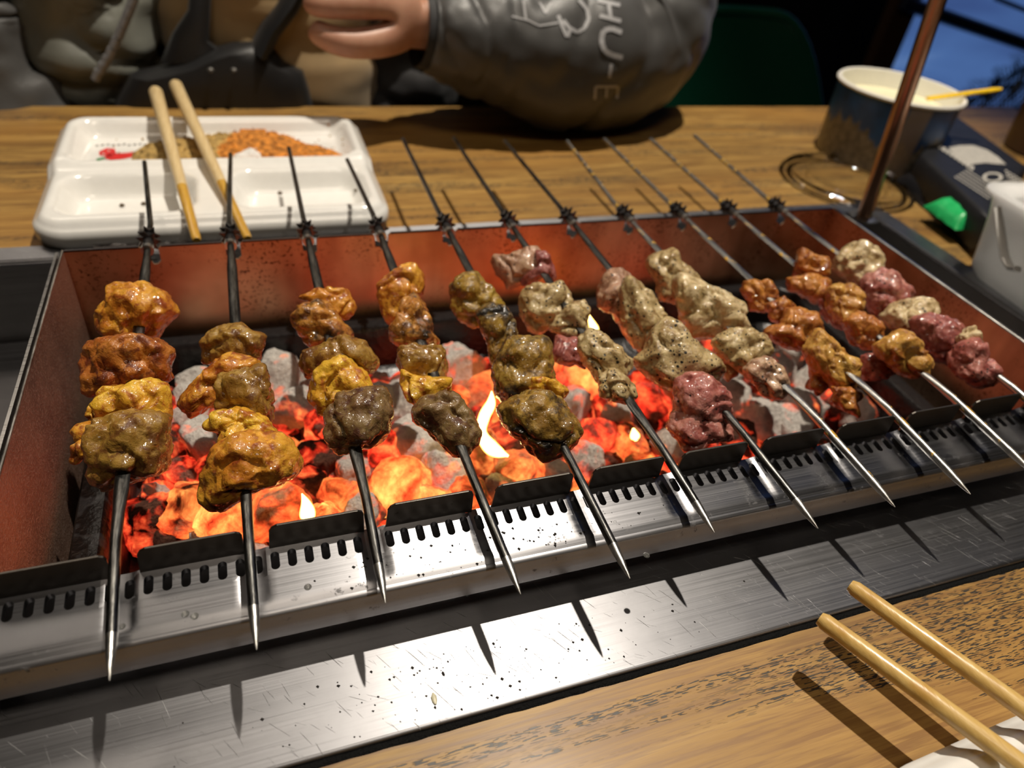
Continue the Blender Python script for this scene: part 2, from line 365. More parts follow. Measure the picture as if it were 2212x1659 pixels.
# folded rim behind the back wall
mb = MB()
for k in range(-1, 11):
    a = BX0 if k < 0 else k+.15; b = BX1 if k == 10 else k+1-.11
    mb.box((a, BY, -.022), (b, BY+.035, 0.0))
mb.build('back_rim', M_dark, fb, smooth=False)
# side walls: double-folded sheets
for x, s_ in ((BX0, -1), (BX1, 1)):
    m = MB().box((min(x, x+s_*th), -.02, -2.2), (max(x, x+s_*th), BY, 0)); m.build('side_wall', M_side if s_ < 0 else M_wall, fb, smooth=False)
    y1 = BY-.02
    MB().box((min(x+s_*.055, x+s_*.085), -.02, -.9), (max(x+s_*.055, x+s_*.085), y1, 0)).build('side_wall_fold', M_steel, fb, smooth=False)
# shiny bead on the edge
for x in (BX0-.012, BX1+.012):
    MB().tube([(x, 0, .0), (x, 2.5, .0), (x, BY, .0)], .017, 8).build('edge_bead', M_tip, fb)
# front: fins, apron with slots, folded face
FY = -.02
for k in range(-1, 11):
    a = k+.14+.0; b = k+.95
    if k == -1: a = BX0
    if k == 10: b = BX1
    zt = .055
    ol = [(a, -.24), (b, -.24), (b, zt-.06), (b-.015, zt-.02), (b-.05, zt), (a+.09, zt), (a+.05, zt-.02), (a+.02, zt-.07)]
    MB().prism(ol, FY-.012, FY+.012, 'y').build('fin', M_fin, fb, smooth=False, bevel=.006)
def groove(x, y):
    d = min(abs(x-k) for k in range(0, 11)) if -.5 < x < 10.6 else 1
    g = 1-sst(.06, .13, d)
    return -.014*g*sst(-.53, -.46, y)
def az(x, y):
    base = -.225-.07*(-y)/.56
    e = sst(-.60, -.50, y)
    return base + groove(x, y) - .03*(1-e)
PX, PW, NS = .067, .139, 80
top = MB(); YB0, YB1 = -.275, -.035
def V3(x, y): return (x, y, az(x, y))
ncell0 = int(math.floor((BX0-PX)/PW))+1; x = PX+ncell0*PW-PW/2
cells = []
k = ncell0
while PX+k*PW+PW/2 < BX1: cells.append(PX+k*PW); k += 1
xs0 = cells[0]-PW/2; xs1 = cells[-1]+PW/2
def capsule(cx, cy, hw, hl, n=16):
    pts = []
    for i in range(n):
        a = 2*math.pi*(i+.5)/n
        px_, py_ = math.cos(a)*hw, math.sin(a)*hw
        pts.append((cx+px_, cy+py_+(hl-hw if py_ > 0 else -(hl-hw))))
    return pts
for cx in cells:
    n = 16; hole = capsule(cx, -.155, .037, .084, n); vs = []; 
    rim = []
    for i in range(n):
        a = 2*math.pi*(i+.5)/n; dx, dy = math.cos(a), math.sin(a)
        hw, hh = PW/2, (YB1-YB0)/2
        # boundary point: proportional on the rectangle
        t_ = min(hw/abs(dx) if abs(dx) > 1e-6 else 9, hh/abs(dy) if abs(dy) > 1e-6 else 9)
        rim.append((cx+dx*t_, (YB0+YB1)/2+dy*t_))
    # snap the four nearest to corners
    for (sx, sy) in ((1, 1), (-1, 1), (-1, -1), (1, -1)):
        q = (cx+sx*PW/2, (YB0+YB1)/2+sy*(YB1-YB0)/2)
        j = min(range(n), key=lambda i: (rim[i][0]-q[0])**2+(rim[i][1]-q[1])**2); rim[j] = q
    mid = [((r[0]*.35+h_[0]*.65), (r[1]*.35+h_[1]*.65)) for r, h_ in zip(rim, hole)]
    vs = [V3(*p) for p in rim]+[V3(*p) for p in mid]+[(p[0], p[1], az(*p)) for p in hole]+[(p[0], p[1], az(*p)-.06) for p in hole]
    f_ = [(r_*n+i, r_*n+(i+1) % n, (r_+1)*n+(i+1) % n, (r_+1)*n+i) for r_ in range(3) for i in range(n)]
    top.add(vs, f_)
def strip(x0, x1, ys, nx):
    vs = [V3(lerp(x0, x1, i/nx), y) for y in ys for i in range(nx+1)]
    f_ = [(j*(nx+1)+i, j*(nx+1)+i+1, (j+1)*(nx+1)+i+1, (j+1)*(nx+1)+i) for j in range(len(ys)-1) for i in range(nx)]
    top.add(vs, f_)
strip(xs0, xs1, [YB1, -.008], len(cells)*4)
strip(xs0, xs1, [-.575, -.55, -.52, -.49, -.45, -.38, -.31, YB0], len(cells)*4)
strip(BX0-2.3, xs0, [-.575, -.52, -.3, -.008], 3); strip(xs1, BX1+.3, [-.575, -.52, -.3, -.008], 3)
# rounded front edge and face
prof = []
ze = az(5.5, -.575)
for a in range(0, 91, 15): prof.append((-.575-.05*math.sin(R_(a)), ze-.05+.05*math.cos(R_(a))))
prof += [(-.64, -.42), (-.68, -.56), (-.675, -.58), (-.64, -.585)]
nx = 60
vs = [(lerp(BX0-2.3, BX1+.3, i/nx), y, z) for y, z in prof for i in range(nx+1)]
top.add(vs, [(j*(nx+1)+i, j*(nx+1)+i+1, (j+1)*(nx+1)+i+1, (j+1)*(nx+1)+i) for j in range(len(prof)-1) for i in range(nx)])
apr = top.build('slotted_apron', M_apron, fb, smooth=True, sharp=30)
MB().box((BX0-2.3, -.05, -1.45), (BX1+.3, -.035, -.26)).build('front_wall', M_dark, fb, smooth=False)
# charcoal pan
mb = MB()
PXa, PXb, PYa, PYb = -.52, 10.35, .12, 4.62
def rr(x0, x1, y0, y1, r, n=8):
    p = []
    for cx, cy, a0 in [(x1-r, y0+r, 270), (x1-r, y1-r, 0), (x0+r, y1-r, 90), (x0+r, y0+r, 180)]:
        for k in range(n+1): p.append((cx+r*math.cos(R_(a0+k*90/n)), cy+r*math.sin(R_(a0+k*90/n))))
    return p
rings = []
for off, z, r in [(.22, -2.2, .3), (.30, -1.55, .35), (.30, -1.40, .35), (.27, -1.36, .35), (.16, -1.345, .33), (.03, -1.35, .3), (0, -1.38, .3), (-.02, -1.45, .3), (-.10, -2.05, .25), (-.2, -2.12, .2)]:
    rings.append([(x, y, z) for x, y in rr(PXa-off, PXb+off, PYa-off*.5, PYb+off*.9, max(.05, r))])
n = len(rings[0]); vs = [v for r_ in rings for v in r_]
fsx = [(j*n+i, j*n+(i+1) % n, (j+1)*n+(i+1) % n, (j+1)*n+i) for j in range(len(rings)-1) for i in range(n)]
fsx += [tuple((len(rings)-1)*n+i for i in range(n)), tuple(range(n))[::-1]]
mb.add(vs, fsx); mb.build('charcoal_pan', M_iron, fb)
# ------------------------------------------------------------------ charcoal
def rock(seed, lev=4, rough=.32):
    bm = bmesh.new(); bmesh.ops.create_icosphere(bm, subdivisions=lev, radius=1)
    rnd = random.Random(seed); cuts = [(Vector((rnd.gauss(0, 1), rnd.gauss(0, 1), rnd.gauss(0, 1))).normalized(), rnd.uniform(.55, .82)) for _ in range(9)]
    so = Vector((seed*7.3, seed*3.1, 0))
    for v in bm.verts:
        p = v.co.copy()
        for nrm, d in cuts:
            q = p.dot(nrm)
            if q > d: p -= nrm*(q-d)*.85
        p *= 1+rough*.35*noise.fractal(p*1.6+so, .8, 2.0, 4)
        p += p.normalized()*.05*noise.fractal(p*6+so, .7, 2.0, 3)
        v.co = p
    me = bpy.data.meshes.new('charcoal'); bm.to_mesh(me); bm.free()
    me.polygons.foreach_set('use_smooth', [True]*len(me.polygons)); return me
ROCKS = {}; COALS = []
ORD = ['leftmost', 'second', 'third', 'fourth', 'fifth', 'sixth', 'seventh', 'eighth', 'ninth', 'tenth', 'rightmost']
LBD = dict(blaze='bright coal', ash='ashy coal', ember='red ember', hot='orange ember', dark='dark coal')
for t_ in M_coal:
    for s_ in range(4):
        me = rock(s_*4+len(t_)+3) ; me.materials.append(M_coal[t_]); ROCKS[(t_, s_)] = me
ZN = [(4.0, 'in the left half of the firebox'), (7.0, 'in the middle of the firebox'), (99, 'at the right end of the firebox')]
LB = dict(blaze='yellow-orange blazing charcoal lump', ash='pale grey ash-covered charcoal lump', ember='red glowing charcoal lump', hot='orange blazing charcoal lump', dark='dark smouldering charcoal lump')
coals = [(420,780,46,'ash'),(600,805,62,'ash'),(415,865,62,'ash'),(455,935,72,'ash'),(385,1010,42,'ember'),(520,850,55,'ash'),(640,865,55,'ash'),(690,900,50,'ember'),
 (300,1105,75,'dark'),(255,1085,42,'ash'),(405,1080,60,'hot'),(470,1110,66,'blaze'),(590,1080,72,'hot'),(690,985,60,'dark'),(760,1005,45,'ash'),(745,1065,60,'hot'),(870,1045,80,'blaze'),
 (820,865,55,'ash'),(880,845,58,'ash'),(915,935,72,'ash'),(960,1010,60,'ash'),(1000,780,66,'ash'),(970,865,52,'hot'),(1085,845,76,'hot'),(1110,930,62,'dark'),(1130,1005,55,'hot'),
 (1200,1000,50,'ash'),(1255,975,55,'ash'),(1235,860,56,'ash'),(1300,925,56,'ember'),(1365,945,50,'hot'),(1335,880,44,'ash'),(1410,860,60,'ember'),(1265,790,60,'blaze'),(1450,790,52,'hot'),
 (1500,830,50,'ash'),(1570,800,48,'ash'),(1585,860,56,'ash'),(1645,890,62,'ash'),(1710,905,55,'ash'),(1600,935,50,'dark'),(1745,865,50,'ash'),(1760,810,44,'ash'),(1810,850,44,'ember'),(1865,880,46,'ash'),
 (1455,940,50,'ash'),(1530,950,50,'ember'),(1390,1005,45,'hot'),(1680,790,48,'ash'),(1710,745,40,'ash'),(350,860,40,'dark'),(340,960,50,'dark'),(690,1120,50,'blaze'),(790,1100,48,'ash'),(1010,1060,60,'hot'),
 (560,965,55,'dark'),(480,1010,50,'ember'),(740,930,50,'ember'),(840,960,50,'ember'),(660,1040,50,'dark'),(1180,940,48,'ember'),(1050,960,50,'hot'),(930,1080,50,'blaze'),(1090,1050,46,'ash'),(640,780,30,'ash')]
def put_coal(p, r, typ, i):
    o = bpy.data.objects.new('charcoal', ROCKS[(typ, i % 4)]); col.objects.link(o)
    o.location = W(p); rn = random.Random(i)
    o.scale = tuple(r*S*rn.uniform(.85, 1.15) for _ in range(3)); o.rotation_euler = (rn.uniform(-.6, .6), rn.uniform(-.6, .6), rn.uniform(0, 6.28))
    kx = max(0, min(10, int(round(p[0]+.25)))); rw = 'front' if p[1] < 1.6 else ('middle' if p[1] < 3.2 else 'back')
    lb = (LB[typ]+' under the '+ORD[kx]+' skewer, '+rw+' row') if i < 200 else 'small '+LBD[typ]+' low in the '+rw+' row under the '+ORD[kx]+' skewer'
    COALS.append(o); tag(o, lb, 'charcoal')
for i, (x, y, r, typ) in enumerate(coals):
    rn = random.Random(100+i); p = atz(x, y, -1.62+rn.uniform(-.06, .08)); d = (p-CAM).length; rr_ = r*d/FPX*1.02
    p.x = max(PXa+.35, min(PXb-.2, p.x)); p.y = max(PYa+.3, min(PYb-.45, p.y))
    put_coal(p-Vector((0, 0, rr_*.45)), rr_, typ, i)
i = 200
for gx in range(21):
    for gy in range(7):
        rn = random.Random(i); x = -.05+gx*.46+rn.uniform(-.1, .1); y = .55+gy*.56+rn.uniform(-.1, .1); i += 1
        if x > 8.9 and rn.random() < .8: continue
        if y > 3.6 and (x < .6 or rn.random() < .3): continue
        put_coal((x, y, -1.98+rn.uniform(-.04, .04)), .3, rn.choice(['ember', 'hot', 'ember', 'dark'] if 1 < x < 7.2 else ['ember', 'dark', 'ash', 'dark']), i)
cnt = {}
for o in COALS: cnt.setdefault(o['label'], []).append(o)
for lb, os_ in cnt.items():
    if len(os_) > 1:
        for o in os_: o['group'] = lb.replace('lump', 'lumps')
# ------------------------------------------------------------------ flames
def flame_mat():
    t = NT('burning_gas'); v = t.node('ShaderNodeTexCoord').outputs['Generated']; sep = t.node('ShaderNodeSeparateXYZ'); t.put(sep.inputs[0], v)
    lw = t.node('ShaderNodeLayerWeight'); lw.inputs[0].default_value = .35
    e = t.node('ShaderNodeEmission'); t.put(e.inputs[0], t.ramp(lw.outputs['Facing'], [(.0, (1, .80, .30)), (.5, (1, .55, .08)), (.85, (1, .18, .01))])); e.inputs[1].default_value = 7
    tr = t.node('ShaderNodeBsdfTransparent'); mx = t.node('ShaderNodeMixShader'); t.put(mx.inputs[0], t.ramp(lw.outputs['Facing'], [(.25, 0), (.8, 1)]))
    t.l.new(e.outputs[0], mx.inputs[1]); t.l.new(tr.outputs[0], mx.inputs[2]); t.l.new(mx.outputs[0], t.out.inputs[0]); return t.m
M_flame = flame_mat()
FLM = [([(1098, 985), (1062, 968), (1040, 935), (1046, 900), (1060, 872), (1062, 845)], [6, 17, 12, 13, 11, 1], 'tall curved yellow flame beside the charred fifth skewer'),
       ([(664, 1128), (664, 1105), (660, 1085), (652, 1066)], [16, 17, 10, 1], 'small pointed yellow flame at the front between the second and third skewers'),
       ([(1290, 720), (1279, 700), (1272, 680)], [10, 8, 1], 'tiny flame beside the upper end of the sixth skewer'),
       ([(1374, 952), (1371, 940), (1368, 925)], [8, 11, 2], 'tiny round flame beside the lower end of the sixth skewer')]
for fi, (pts, rad, lab) in enumerate(FLM):
    base = atz(pts[0][0], pts[0][1], -1.32 if fi != 0 else -1.3); d0 = (base-CAM).dot(Fv)
    P3 = [];
    for (x, y) in pts: r_ = ray(x, y); P3.append(CAM+r_*(d0/r_.dot(Fv)))
    mb = MB(); fine = []; fr = []; n_ = len(P3)-1
    for q in range(n_*8+1):
        f = min(q/8, n_-1e-4); i0 = int(f); u = f-i0; g = lambda L, j: L[max(0, min(n_, j))]
        p0, p1, p2, p3 = (g(P3, i0+j) for j in (-1, 0, 1, 2)); w0, w1, w2, w3 = (g(rad, i0+j) for j in (-1, 0, 1, 2))
        cr = lambda a, b, c, d: .5*((2*b)+(c-a)*u+(2*a-5*b+4*c-d)*u*u+(3*b-3*c+d-a)*u**3)
        fine.append(cr(p0, p1, p2, p3)); fr.append(max(.003, cr(w0, w1, w2, w3)*d0/FPX*(.45+.55*sst(0, .6, q/8))))
    mb.tube(fine, fr, 16); tag(mb.build('flame', M_flame, origin=base), lab, 'flame')
# ------------------------------------------------------------------ meat chunks
ICO = {}
def ico(lev):
    if lev not in ICO:
        bm = bmesh.new(); bmesh.ops.create_icosphere(bm, subdivisions=lev, radius=1)
        bm.verts.ensure_lookup_table()
        ICO[lev] = ([v.co.copy() for v in bm.verts], [tuple(v.index for v in f.verts) for f in bm.faces]); bm.free()
    return ICO[lev]
def near_on_skewer(k, px, py):
    d = ray(px, py); A = Vector((k, 0, 0)); u = Vector((0, 1, 0)); w0 = CAM-A
    b = d.dot(u); den = 1-b*b; s_ = (w0.dot(u)-b*w0.dot(d))/den; return A+u*s_
def chunk(poly, crop, k, mat, parent, seed, drop=0, hmul=1, lev=5, nm='meat_chunk'):
    cx0, cy0, sc_ = crop; P2 = [(cx0+x/sc_, cy0+y/sc_) for x, y in poly]
    # area centroid
    A = cx = cy = 0
    for (x1, y1), (x2, y2) in zip(P2, P2[1:]+P2[:1]):
        c = x1*y2-x2*y1; A += c; cx += (x1+x2)*c; cy += (y1+y2)*c
    cx /= 3*A; cy /= 3*A
    q = near_on_skewer(k, cx, cy); depth = (q-CAM).dot(Fv)+drop
    def un(x, y): r_ = ray(x, y); return CAM+r_*(depth/r_.dot(Fv))
    c3 = un(cx, cy); L = [(un(x, y)-c3) for x, y in P2]; L = [(v.dot(Rv), v.dot(Uv)) for v in L]
    NA = 144; rad = []
    for i in range(NA):
        a = 2*math.pi*i/NA; dx, dy = math.cos(a), math.sin(a); best = 0
        for (x1, y1), (x2, y2) in zip(L, L[1:]+L[:1]):
            ex, ey = x2-x1, y2-y1; den = dx*ey-dy*ex
            if abs(den) < 1e-9: continue
            t_ = (x1*ey-y1*ex)/den; s_ = (x1*dy-y1*dx)/den
            if t_ > 0 and -1e-6 <= s_ <= 1+1e-6: best = max(best, t_)
        rad.append(best or .1)
    for _ in range(4): rad = [(rad[i-1]+2*rad[i]+rad[(i+1) % NA])/4 for i in range(NA)]
    rad = [max(r_, .03) for r_ in rad]
    area_ = abs(A)/2*(depth/FPX)**2; h = min(.42, .46*math.sqrt(area_))*hmul
    vs, fs_ = ico(lev); so = Vector((seed*5.7, seed*2.3, seed*9.1)); outv = []; base = []
    for n_ in vs:
        a, b, c = n_; cp = math.sqrt(a*a+b*b); th_ = math.atan2(b, a) % (2*math.pi); f = th_/(2*math.pi)*NA; i0 = int(f) % NA; r_ = lerp(rad[i0], rad[(i0+1) % NA], f-int(f))
        rp = 1.065*r_*(cp**.62); base.append(Vector((rp*math.cos(th_), rp*math.sin(th_), h*math.copysign(abs(c)**.72, c))))
    rc = random.Random(seed*13); cuts = []
    for _ in range(8):
        cn = Vector((rc.uniform(-1, 1), rc.uniform(-1, 1), rc.uniform(.45, 1.0))).normalized(); cuts.append((cn, rc.uniform(.80, .93)*max(p.dot(cn) for p in base[::7])))
    for n_, p in zip(vs, base):
        c = n_.z; fz = .25+.75*abs(c)
        for cn, cd in cuts:
            qd = p.dot(cn)
            if qd > cd: p = p-cn*(qd-cd)*.6
        m1 = noise.fractal(p*2.9+so, .9, 2.0, 4); m2 = noise.noise(p*8+so); m3 = noise.noise(p*19+so)
        fold = abs(noise.noise(p*3.1+so*1.7))
        p = p+n_*((.075*m1-.06*(1-min(1, fold*6)))*fz + .022*m2 + .016*m3)
        outv.append(c3+Rv*p.x+Uv*p.y-Fv*p.z)
    mb = MB(); mb.add(outv, fs_)
    mb.build(nm, MEAT[mat], parent, sharp=180)
A_ = (140, 590, 3.0722); B_ = (600, 560, 3.6875); C_ = (960, 520, 3.252); D_ = (1280, 520, 3.4565); E_ = (1580, 500, 3.5)
MEATS = {
0: [(A_, 'amber', [(330,90),(430,72),(540,70),(640,130),(720,235),(700,290),(640,350),(590,420),(480,440),(300,435),(240,390),(250,260),(310,160)]),
    (A_, 'red', [(270,440),(340,418),(480,425),(600,440),(680,500),(695,540),(670,600),(680,700),(640,730),(420,750),(260,800),(190,840),(130,600),(125,540),(160,470)]),
    (A_, 'yellow', [(250,760),(420,725),(600,690),(660,740),(680,820),(670,900),(665,1000),(560,980),(400,970),(240,1010),(205,930),(210,830)]),
    (A_, 'brown', [(230,970),(420,925),(560,920),(660,950),(665,1160),(655,1240),(620,1320),(480,1370),(360,1410),(250,1445),(180,1410),(170,1370),(210,1240),(190,1130),(200,1040)]),
    (A_, 'amber', [(150,1005),(240,1010),(230,1130),(160,1145),(100,1130),(65,1100),(65,1050),(100,1020)], .1, 'fat_strip'),
    (A_, 'amber', [(85,1120),(160,1130),(130,1220),(80,1270),(40,1275),(25,1230),(50,1170)], .1, 'fat_strip'),
    (A_, 'yellow', [(170,860),(200,860),(195,960),(180,1010),(150,1005),(155,930)], .15, 'fat_strip')],
1: [(A_, 'brown', [(950,390),(1060,340),(1170,330),(1240,390),(1310,410),(1315,470),(1290,560),(1240,585),(1100,570),(1000,600),(910,605),(915,480)]),
    (A_, 'amber', [(1000,590),(1100,530),(1200,550),(1290,580),(1290,640),(1100,720),(1045,800),(1035,885),(930,880),(870,965),(840,960),(820,910),(765,870),(830,760),(930,680)], .12),
    (A_, 'brown', [(1050,665),(1180,640),(1300,615),(1335,650),(1365,800),(1370,880),(1365,1000),(1300,960),(1180,920),(1045,920),(1028,850),(1035,720)], -.08),
    (A_, 'yellow', [(990,920),(1180,895),(1290,940),(1370,1020),(1395,1070),(1300,1120),(1040,1130),(1030,1060),(940,1040),(930,1000),(980,950)]),
    (A_, 'amber', [(1050,1110),(1180,1060),(1260,1045),(1400,1075),(1500,1130),(1545,1200),(1550,1270),(1500,1350),(1400,1400),(1240,1450),(1170,1500),(1050,1575),(980,1560),(925,1480),(950,1330),(990,1200)], -.08)],
2: [(B_, 'amber', [(330,260),(430,238),(550,245),(610,370),(600,430),(550,480),(470,480),(330,400),(260,340),(170,310),(170,285),(270,290)], .1),
    (B_, 'seared', [(180,380),(340,330),(400,340),(450,420),(560,540),(605,600),(520,640),(400,700),(250,710),(160,560),(90,480),(130,410)]),
    (B_, 'brown', [(230,730),(400,670),(530,600),(700,640),(750,760),(805,790),(790,860),(720,920),(620,900),(540,880),(380,900),(290,940),(240,960),(205,870),(210,770)]),
    (B_, 'yellow', [(390,830),(500,780),(600,810),(680,910),(725,1020),(700,1090),(490,1140),(430,1200),(385,1250),(340,1190),(250,1070),(260,1000),(320,900)]),
    (B_, 'brown2', [(490,1080),(560,1050),(740,1035),(820,1010),(880,1090),(905,1260),(870,1380),(800,1450),(660,1500),(500,1550),(440,1480),(390,1350),(400,1210)], -.1)],
3: [(B_, 'amber', [(870,140),(1000,60),(1070,40),(1130,110),(1165,210),(1140,280),(1080,340),(1000,460),(960,530),(900,530),(830,420),(795,290),(810,210)]),
    (B_, 'seared', [(1000,300),(1100,280),(1150,330),(1220,480),(1230,560),(1225,640),(1290,630),(1295,680),(1200,700),(1000,710),(900,660),(895,560),(960,480),(980,380)], -.05),
    (B_, 'brown', [(975,700),(1100,680),(1290,690),(1330,740),(1335,880),(1320,980),(1200,990),(1060,970),(970,830)]),
    (B_, 'yellow', [(960,820),(1060,920),(1200,945),(1370,950),(1380,1060),(1300,1120),(1200,1190),(1110,1190),(1030,1090),(985,1020),(965,920)]),
    (B_, 'brown2', [(1150,1100),(1340,1040),(1440,1090),(1540,1220),(1625,1380),(1580,1470),(1520,1540),(1400,1550),(1280,1440),(1100,1300),(1075,1210),(1120,1160)], -.08)],
4: [(C_, 'olive', [(140,240),(220,225),(300,310),(370,390),(410,450),(380,540),(280,600),(215,610),(110,560),(50,480),(60,400),(40,320),(90,270)]),
    (C_, 'charred', [(225,500),(340,440),(430,450),(470,520),(510,650),(500,740),(440,840),(370,880),(330,880),(300,720),(240,600)], -.05),
    (C_, 'charred', [(400,760),(450,680),(600,690),(730,695),(755,800),(750,900),(780,990),(700,1060),(560,1110),(400,1140),(360,1060),(350,900)], -.05),
    (C_, 'yellow', [(620,960),(780,970),(850,1020),(860,1080),(830,1110),(700,1110),(600,1080)], -.1),
    (C_, 'charred', [(390,1160),(500,1110),(620,1060),(760,1080),(860,1150),(930,1260),(970,1360),(880,1470),(830,1500),(700,1545),(600,1470),(480,1350),(400,1260)], -.12)],
5: [(C_, 'pepperp', [(350,90),(430,110),(490,90),(570,60),(650,45),(700,120),(700,240),(640,290),(540,290),(480,330),(430,350),(440,290),(380,240),(345,160)]),
    (C_, 'raw', [(640,50),(720,90),(770,180),(800,270),(760,290),(700,250),(640,290),(560,320),(530,280),(640,180)], .05),
    (C_, 'pepper', [(560,340),(660,300),(740,320),(820,290),(880,370),(900,440),(860,520),(800,570),(720,620),(660,650),(590,610),(530,520),(530,420)]),
    (C_, 'pepper', [(790,530),(900,440),(980,420),(1015,470),(1000,560),(1015,620),(960,700),(840,670),(740,620)]),
    (C_, 'raw', [(790,670),(940,680),(970,830),(1000,920),(920,860),(860,885),(785,850),(765,760)], .15),
    (C_, 'pepper', [(950,680),(1020,620),(1120,660),(1220,740),(1330,840),(1330,880),(1270,920),(1280,980),(1180,1000),(1090,990),(980,860),(945,770)], -.05),
    (C_, 'pepper', [(1090,940),(1180,890),(1280,960),(1320,1010),(1345,1110),(1300,1140),(1180,1130),(1100,1090),(1080,1000)], -.08)],
6: [(D_, 'pepperp', [(130,230),(220,220),(290,270),(300,420),(290,600),(330,790),(250,720),(210,620),(130,540),(50,490),(45,380),(80,280)], .12),
    (D_, 'pepper', [(210,380),(250,260),(380,350),(480,450),(540,560),(540,680),(470,760),(400,820),(370,830),(310,780),(260,680),(230,500)]),
    (D_, 'pepper', [(400,830),(440,690),(560,570),(680,670),(760,770),(870,840),(980,950),(980,1020),(930,1050),(780,1060),(620,1120),(540,1080),(430,1020),(330,930),(320,880),(370,870)], -.08),
    (D_, 'pink', [(620,1040),(700,980),(860,1010),(960,1080),(1010,1200),(1020,1310),(940,1350),(850,1370),(750,1390),(640,1320),(610,1200)], -.1),
    (D_, 'pink', [(600,1280),(720,1250),(850,1330),(980,1330),(1045,1400),(1040,1500),(900,1500),(700,1570),(640,1500),(560,1400),(570,1330)], .12)],
7: [(D_, 'pepper', [(460,90),(530,75),(610,65),(650,150),(740,220),(830,330),(800,420),(700,440),(620,470),(560,460),(500,430),(480,300),(410,190),(420,140)]),
    (D_, 'cream', [(620,260),(700,250),(840,340),(950,380),(1070,440),(1145,500),(1110,550),(1160,640),(1160,680),(1050,720),(960,740),(880,720),(730,730),(690,650),(640,480)], -.06),
    (D_, 'pepper', [(890,740),(1000,690),(1060,670),(1200,665),(1300,710),(1340,800),(1310,880),(1240,950),(1150,1000),(1050,950),(930,830)], -.06),
    (D_, 'pepperp', [(1130,960),(1200,900),(1290,860),(1370,900),(1430,1010),(1465,1130),(1410,1170),(1300,1190),(1230,1120),(1180,1040)], -.08),
    (D_, 'pepperp', [(900,750),(1000,760),(1090,880),(1070,1000),(1000,1050),(950,920)], .15)],
8: [(E_, 'orange', [(100,380),(180,365),(270,370),(330,430),(350,520),(300,600),(230,610),(150,590),(130,500),(85,450)]),
    (E_, 'orange', [(280,560),(400,490),(450,530),(485,580),(460,660),(360,710),(300,660)]),
    (E_, 'orange', [(370,700),(430,590),(540,580),(640,640),(660,720),(640,820),(600,890),(500,900),(380,850),(300,810),(260,740),(290,710)]),
    (E_, 'orangel', [(560,900),(640,730),(720,780),(800,880),(870,940),(950,980),(975,1080),(960,1150),(880,1200),(800,1190),(700,1110),(620,1030)], -.05),
    (E_, 'orange', [(580,980),(700,1080),(760,1160),(720,1200),(650,1240),(580,1180),(600,1080)], .2),
    (E_, 'orange', [(760,1170),(940,1190),(970,1260),(930,1300),(950,1400),(850,1340),(760,1290)], .15)],
9: [(E_, 'orange', [(510,150),(560,140),(640,190),(710,200),(745,270),(740,350),(640,350),(480,330),(480,270),(500,200)]),
    (E_, 'orange', [(430,350),(520,335),(620,320),(720,350),(750,420),(720,510),(640,540),(560,500),(440,440),(425,380)]),
    (E_, 'orangel', [(720,430),(880,390),(950,420),(985,510),(960,600),(880,680),(790,680),(740,600)], -.05),
    (E_, 'orange', [(840,680),(960,600),(1050,640),(1120,740),(1140,870),(1030,890),(920,830),(880,760)]),
    (E_, 'orangel', [(1100,860),(1250,760),(1350,780),(1410,850),(1400,900),(1510,950),(1500,1010),(1440,1060),(1440,1100),(1370,1110),(1270,1060),(1150,960)], -.08),
    (E_, 'pink', [(980,950),(1060,930),(1180,980),(1240,1080),(1160,1100),(1020,1130),(980,1060)], .2),
    (E_, 'raw', [(650,500),(760,560),(860,700),(840,745),(760,700),(690,600)], .15)],
10: [(E_, 'cream', [(830,150),(900,95),(970,80),(1060,120),(1120,180),(1145,240),(1100,320),(1040,400),(960,420),(860,350),(790,290),(800,210)]),
    (E_, 'pink', [(1000,350),(1150,270),(1230,320),(1310,420),(1370,480),(1290,560),(1180,640),(1110,640),(1040,560),(990,450)]),
    (E_, 'cream', [(1150,630),(1250,530),(1380,500),(1490,510),(1530,570),(1530,640),(1440,700),(1400,790),(1290,770),(1190,700)]),
    (E_, 'raw', [(1390,660),(1520,620),(1640,660),(1720,740),(1790,790),(1790,900),(1750,1000),(1650,1010),(1540,960),(1440,850),(1390,770)]),
    (E_, 'cream', [(1730,790),(1780,720),(1830,730),(1850,800),(1895,850),(1880,900),(1800,900),(1740,860)], -.15),
    (E_, 'pink', [(1720,860),(1800,800),(1895,850),(1890,960),(1980,1050),(2005,1100),(1970,1160),(1900,1190),(1820,1160),(1720,1100),(1680,1010)], -.03)],
}
KLAB = ['leftmost skewer, amber glazed meat with a strip of fat hanging off its left side',
 'second skewer from the left, amber meat with a wing of fat and wide bottom piece',
 'third skewer from the left, stacked glazed cubes with a seared brown upper piece',
 'fourth skewer from the left, glazed cubes narrowing towards the top, dark cube at the bottom',
 'fifth skewer from the left, olive meat with black charred patches',
 'sixth skewer from the left, peppered meat with a half raw piece apart at the top',
 'seventh skewer from the left, pale peppered meat with raw pink pieces at the bottom',
 'eighth skewer from the left, pale creamy peppered meat lit orange on its left side',
 'ninth skewer from the left, small orange marinated meat pieces over white coals',
 'tenth skewer from the left, orange marinated meat with yellow grease on the metal',
 'rightmost skewer of raw pink and cream fat meat beside the right wall of the firebox']
TIPX = [(.03, -1.01), (1, -1.03), (1.98, -.88), (3.06, -1.07), (4.03, -1.16), (5.04, -.9), (6.08, -1.1), (7.07, -1.06), (8.04, -1.11), (9.05, -1.08), (10.05, -1.07)]
ENDS = [(312,350),(498,333),(624,320),(750,345),(870,300),(980,298),(1090,305),(1225,305),(1305,300),(1405,300),(1500,293)]
STAR = []
for i in range(14):
    a = 2*math.pi*i/14; r_ = .155 if i % 2 == 0 else .088; STAR.append((r_*math.cos(a), r_*math.sin(a)))
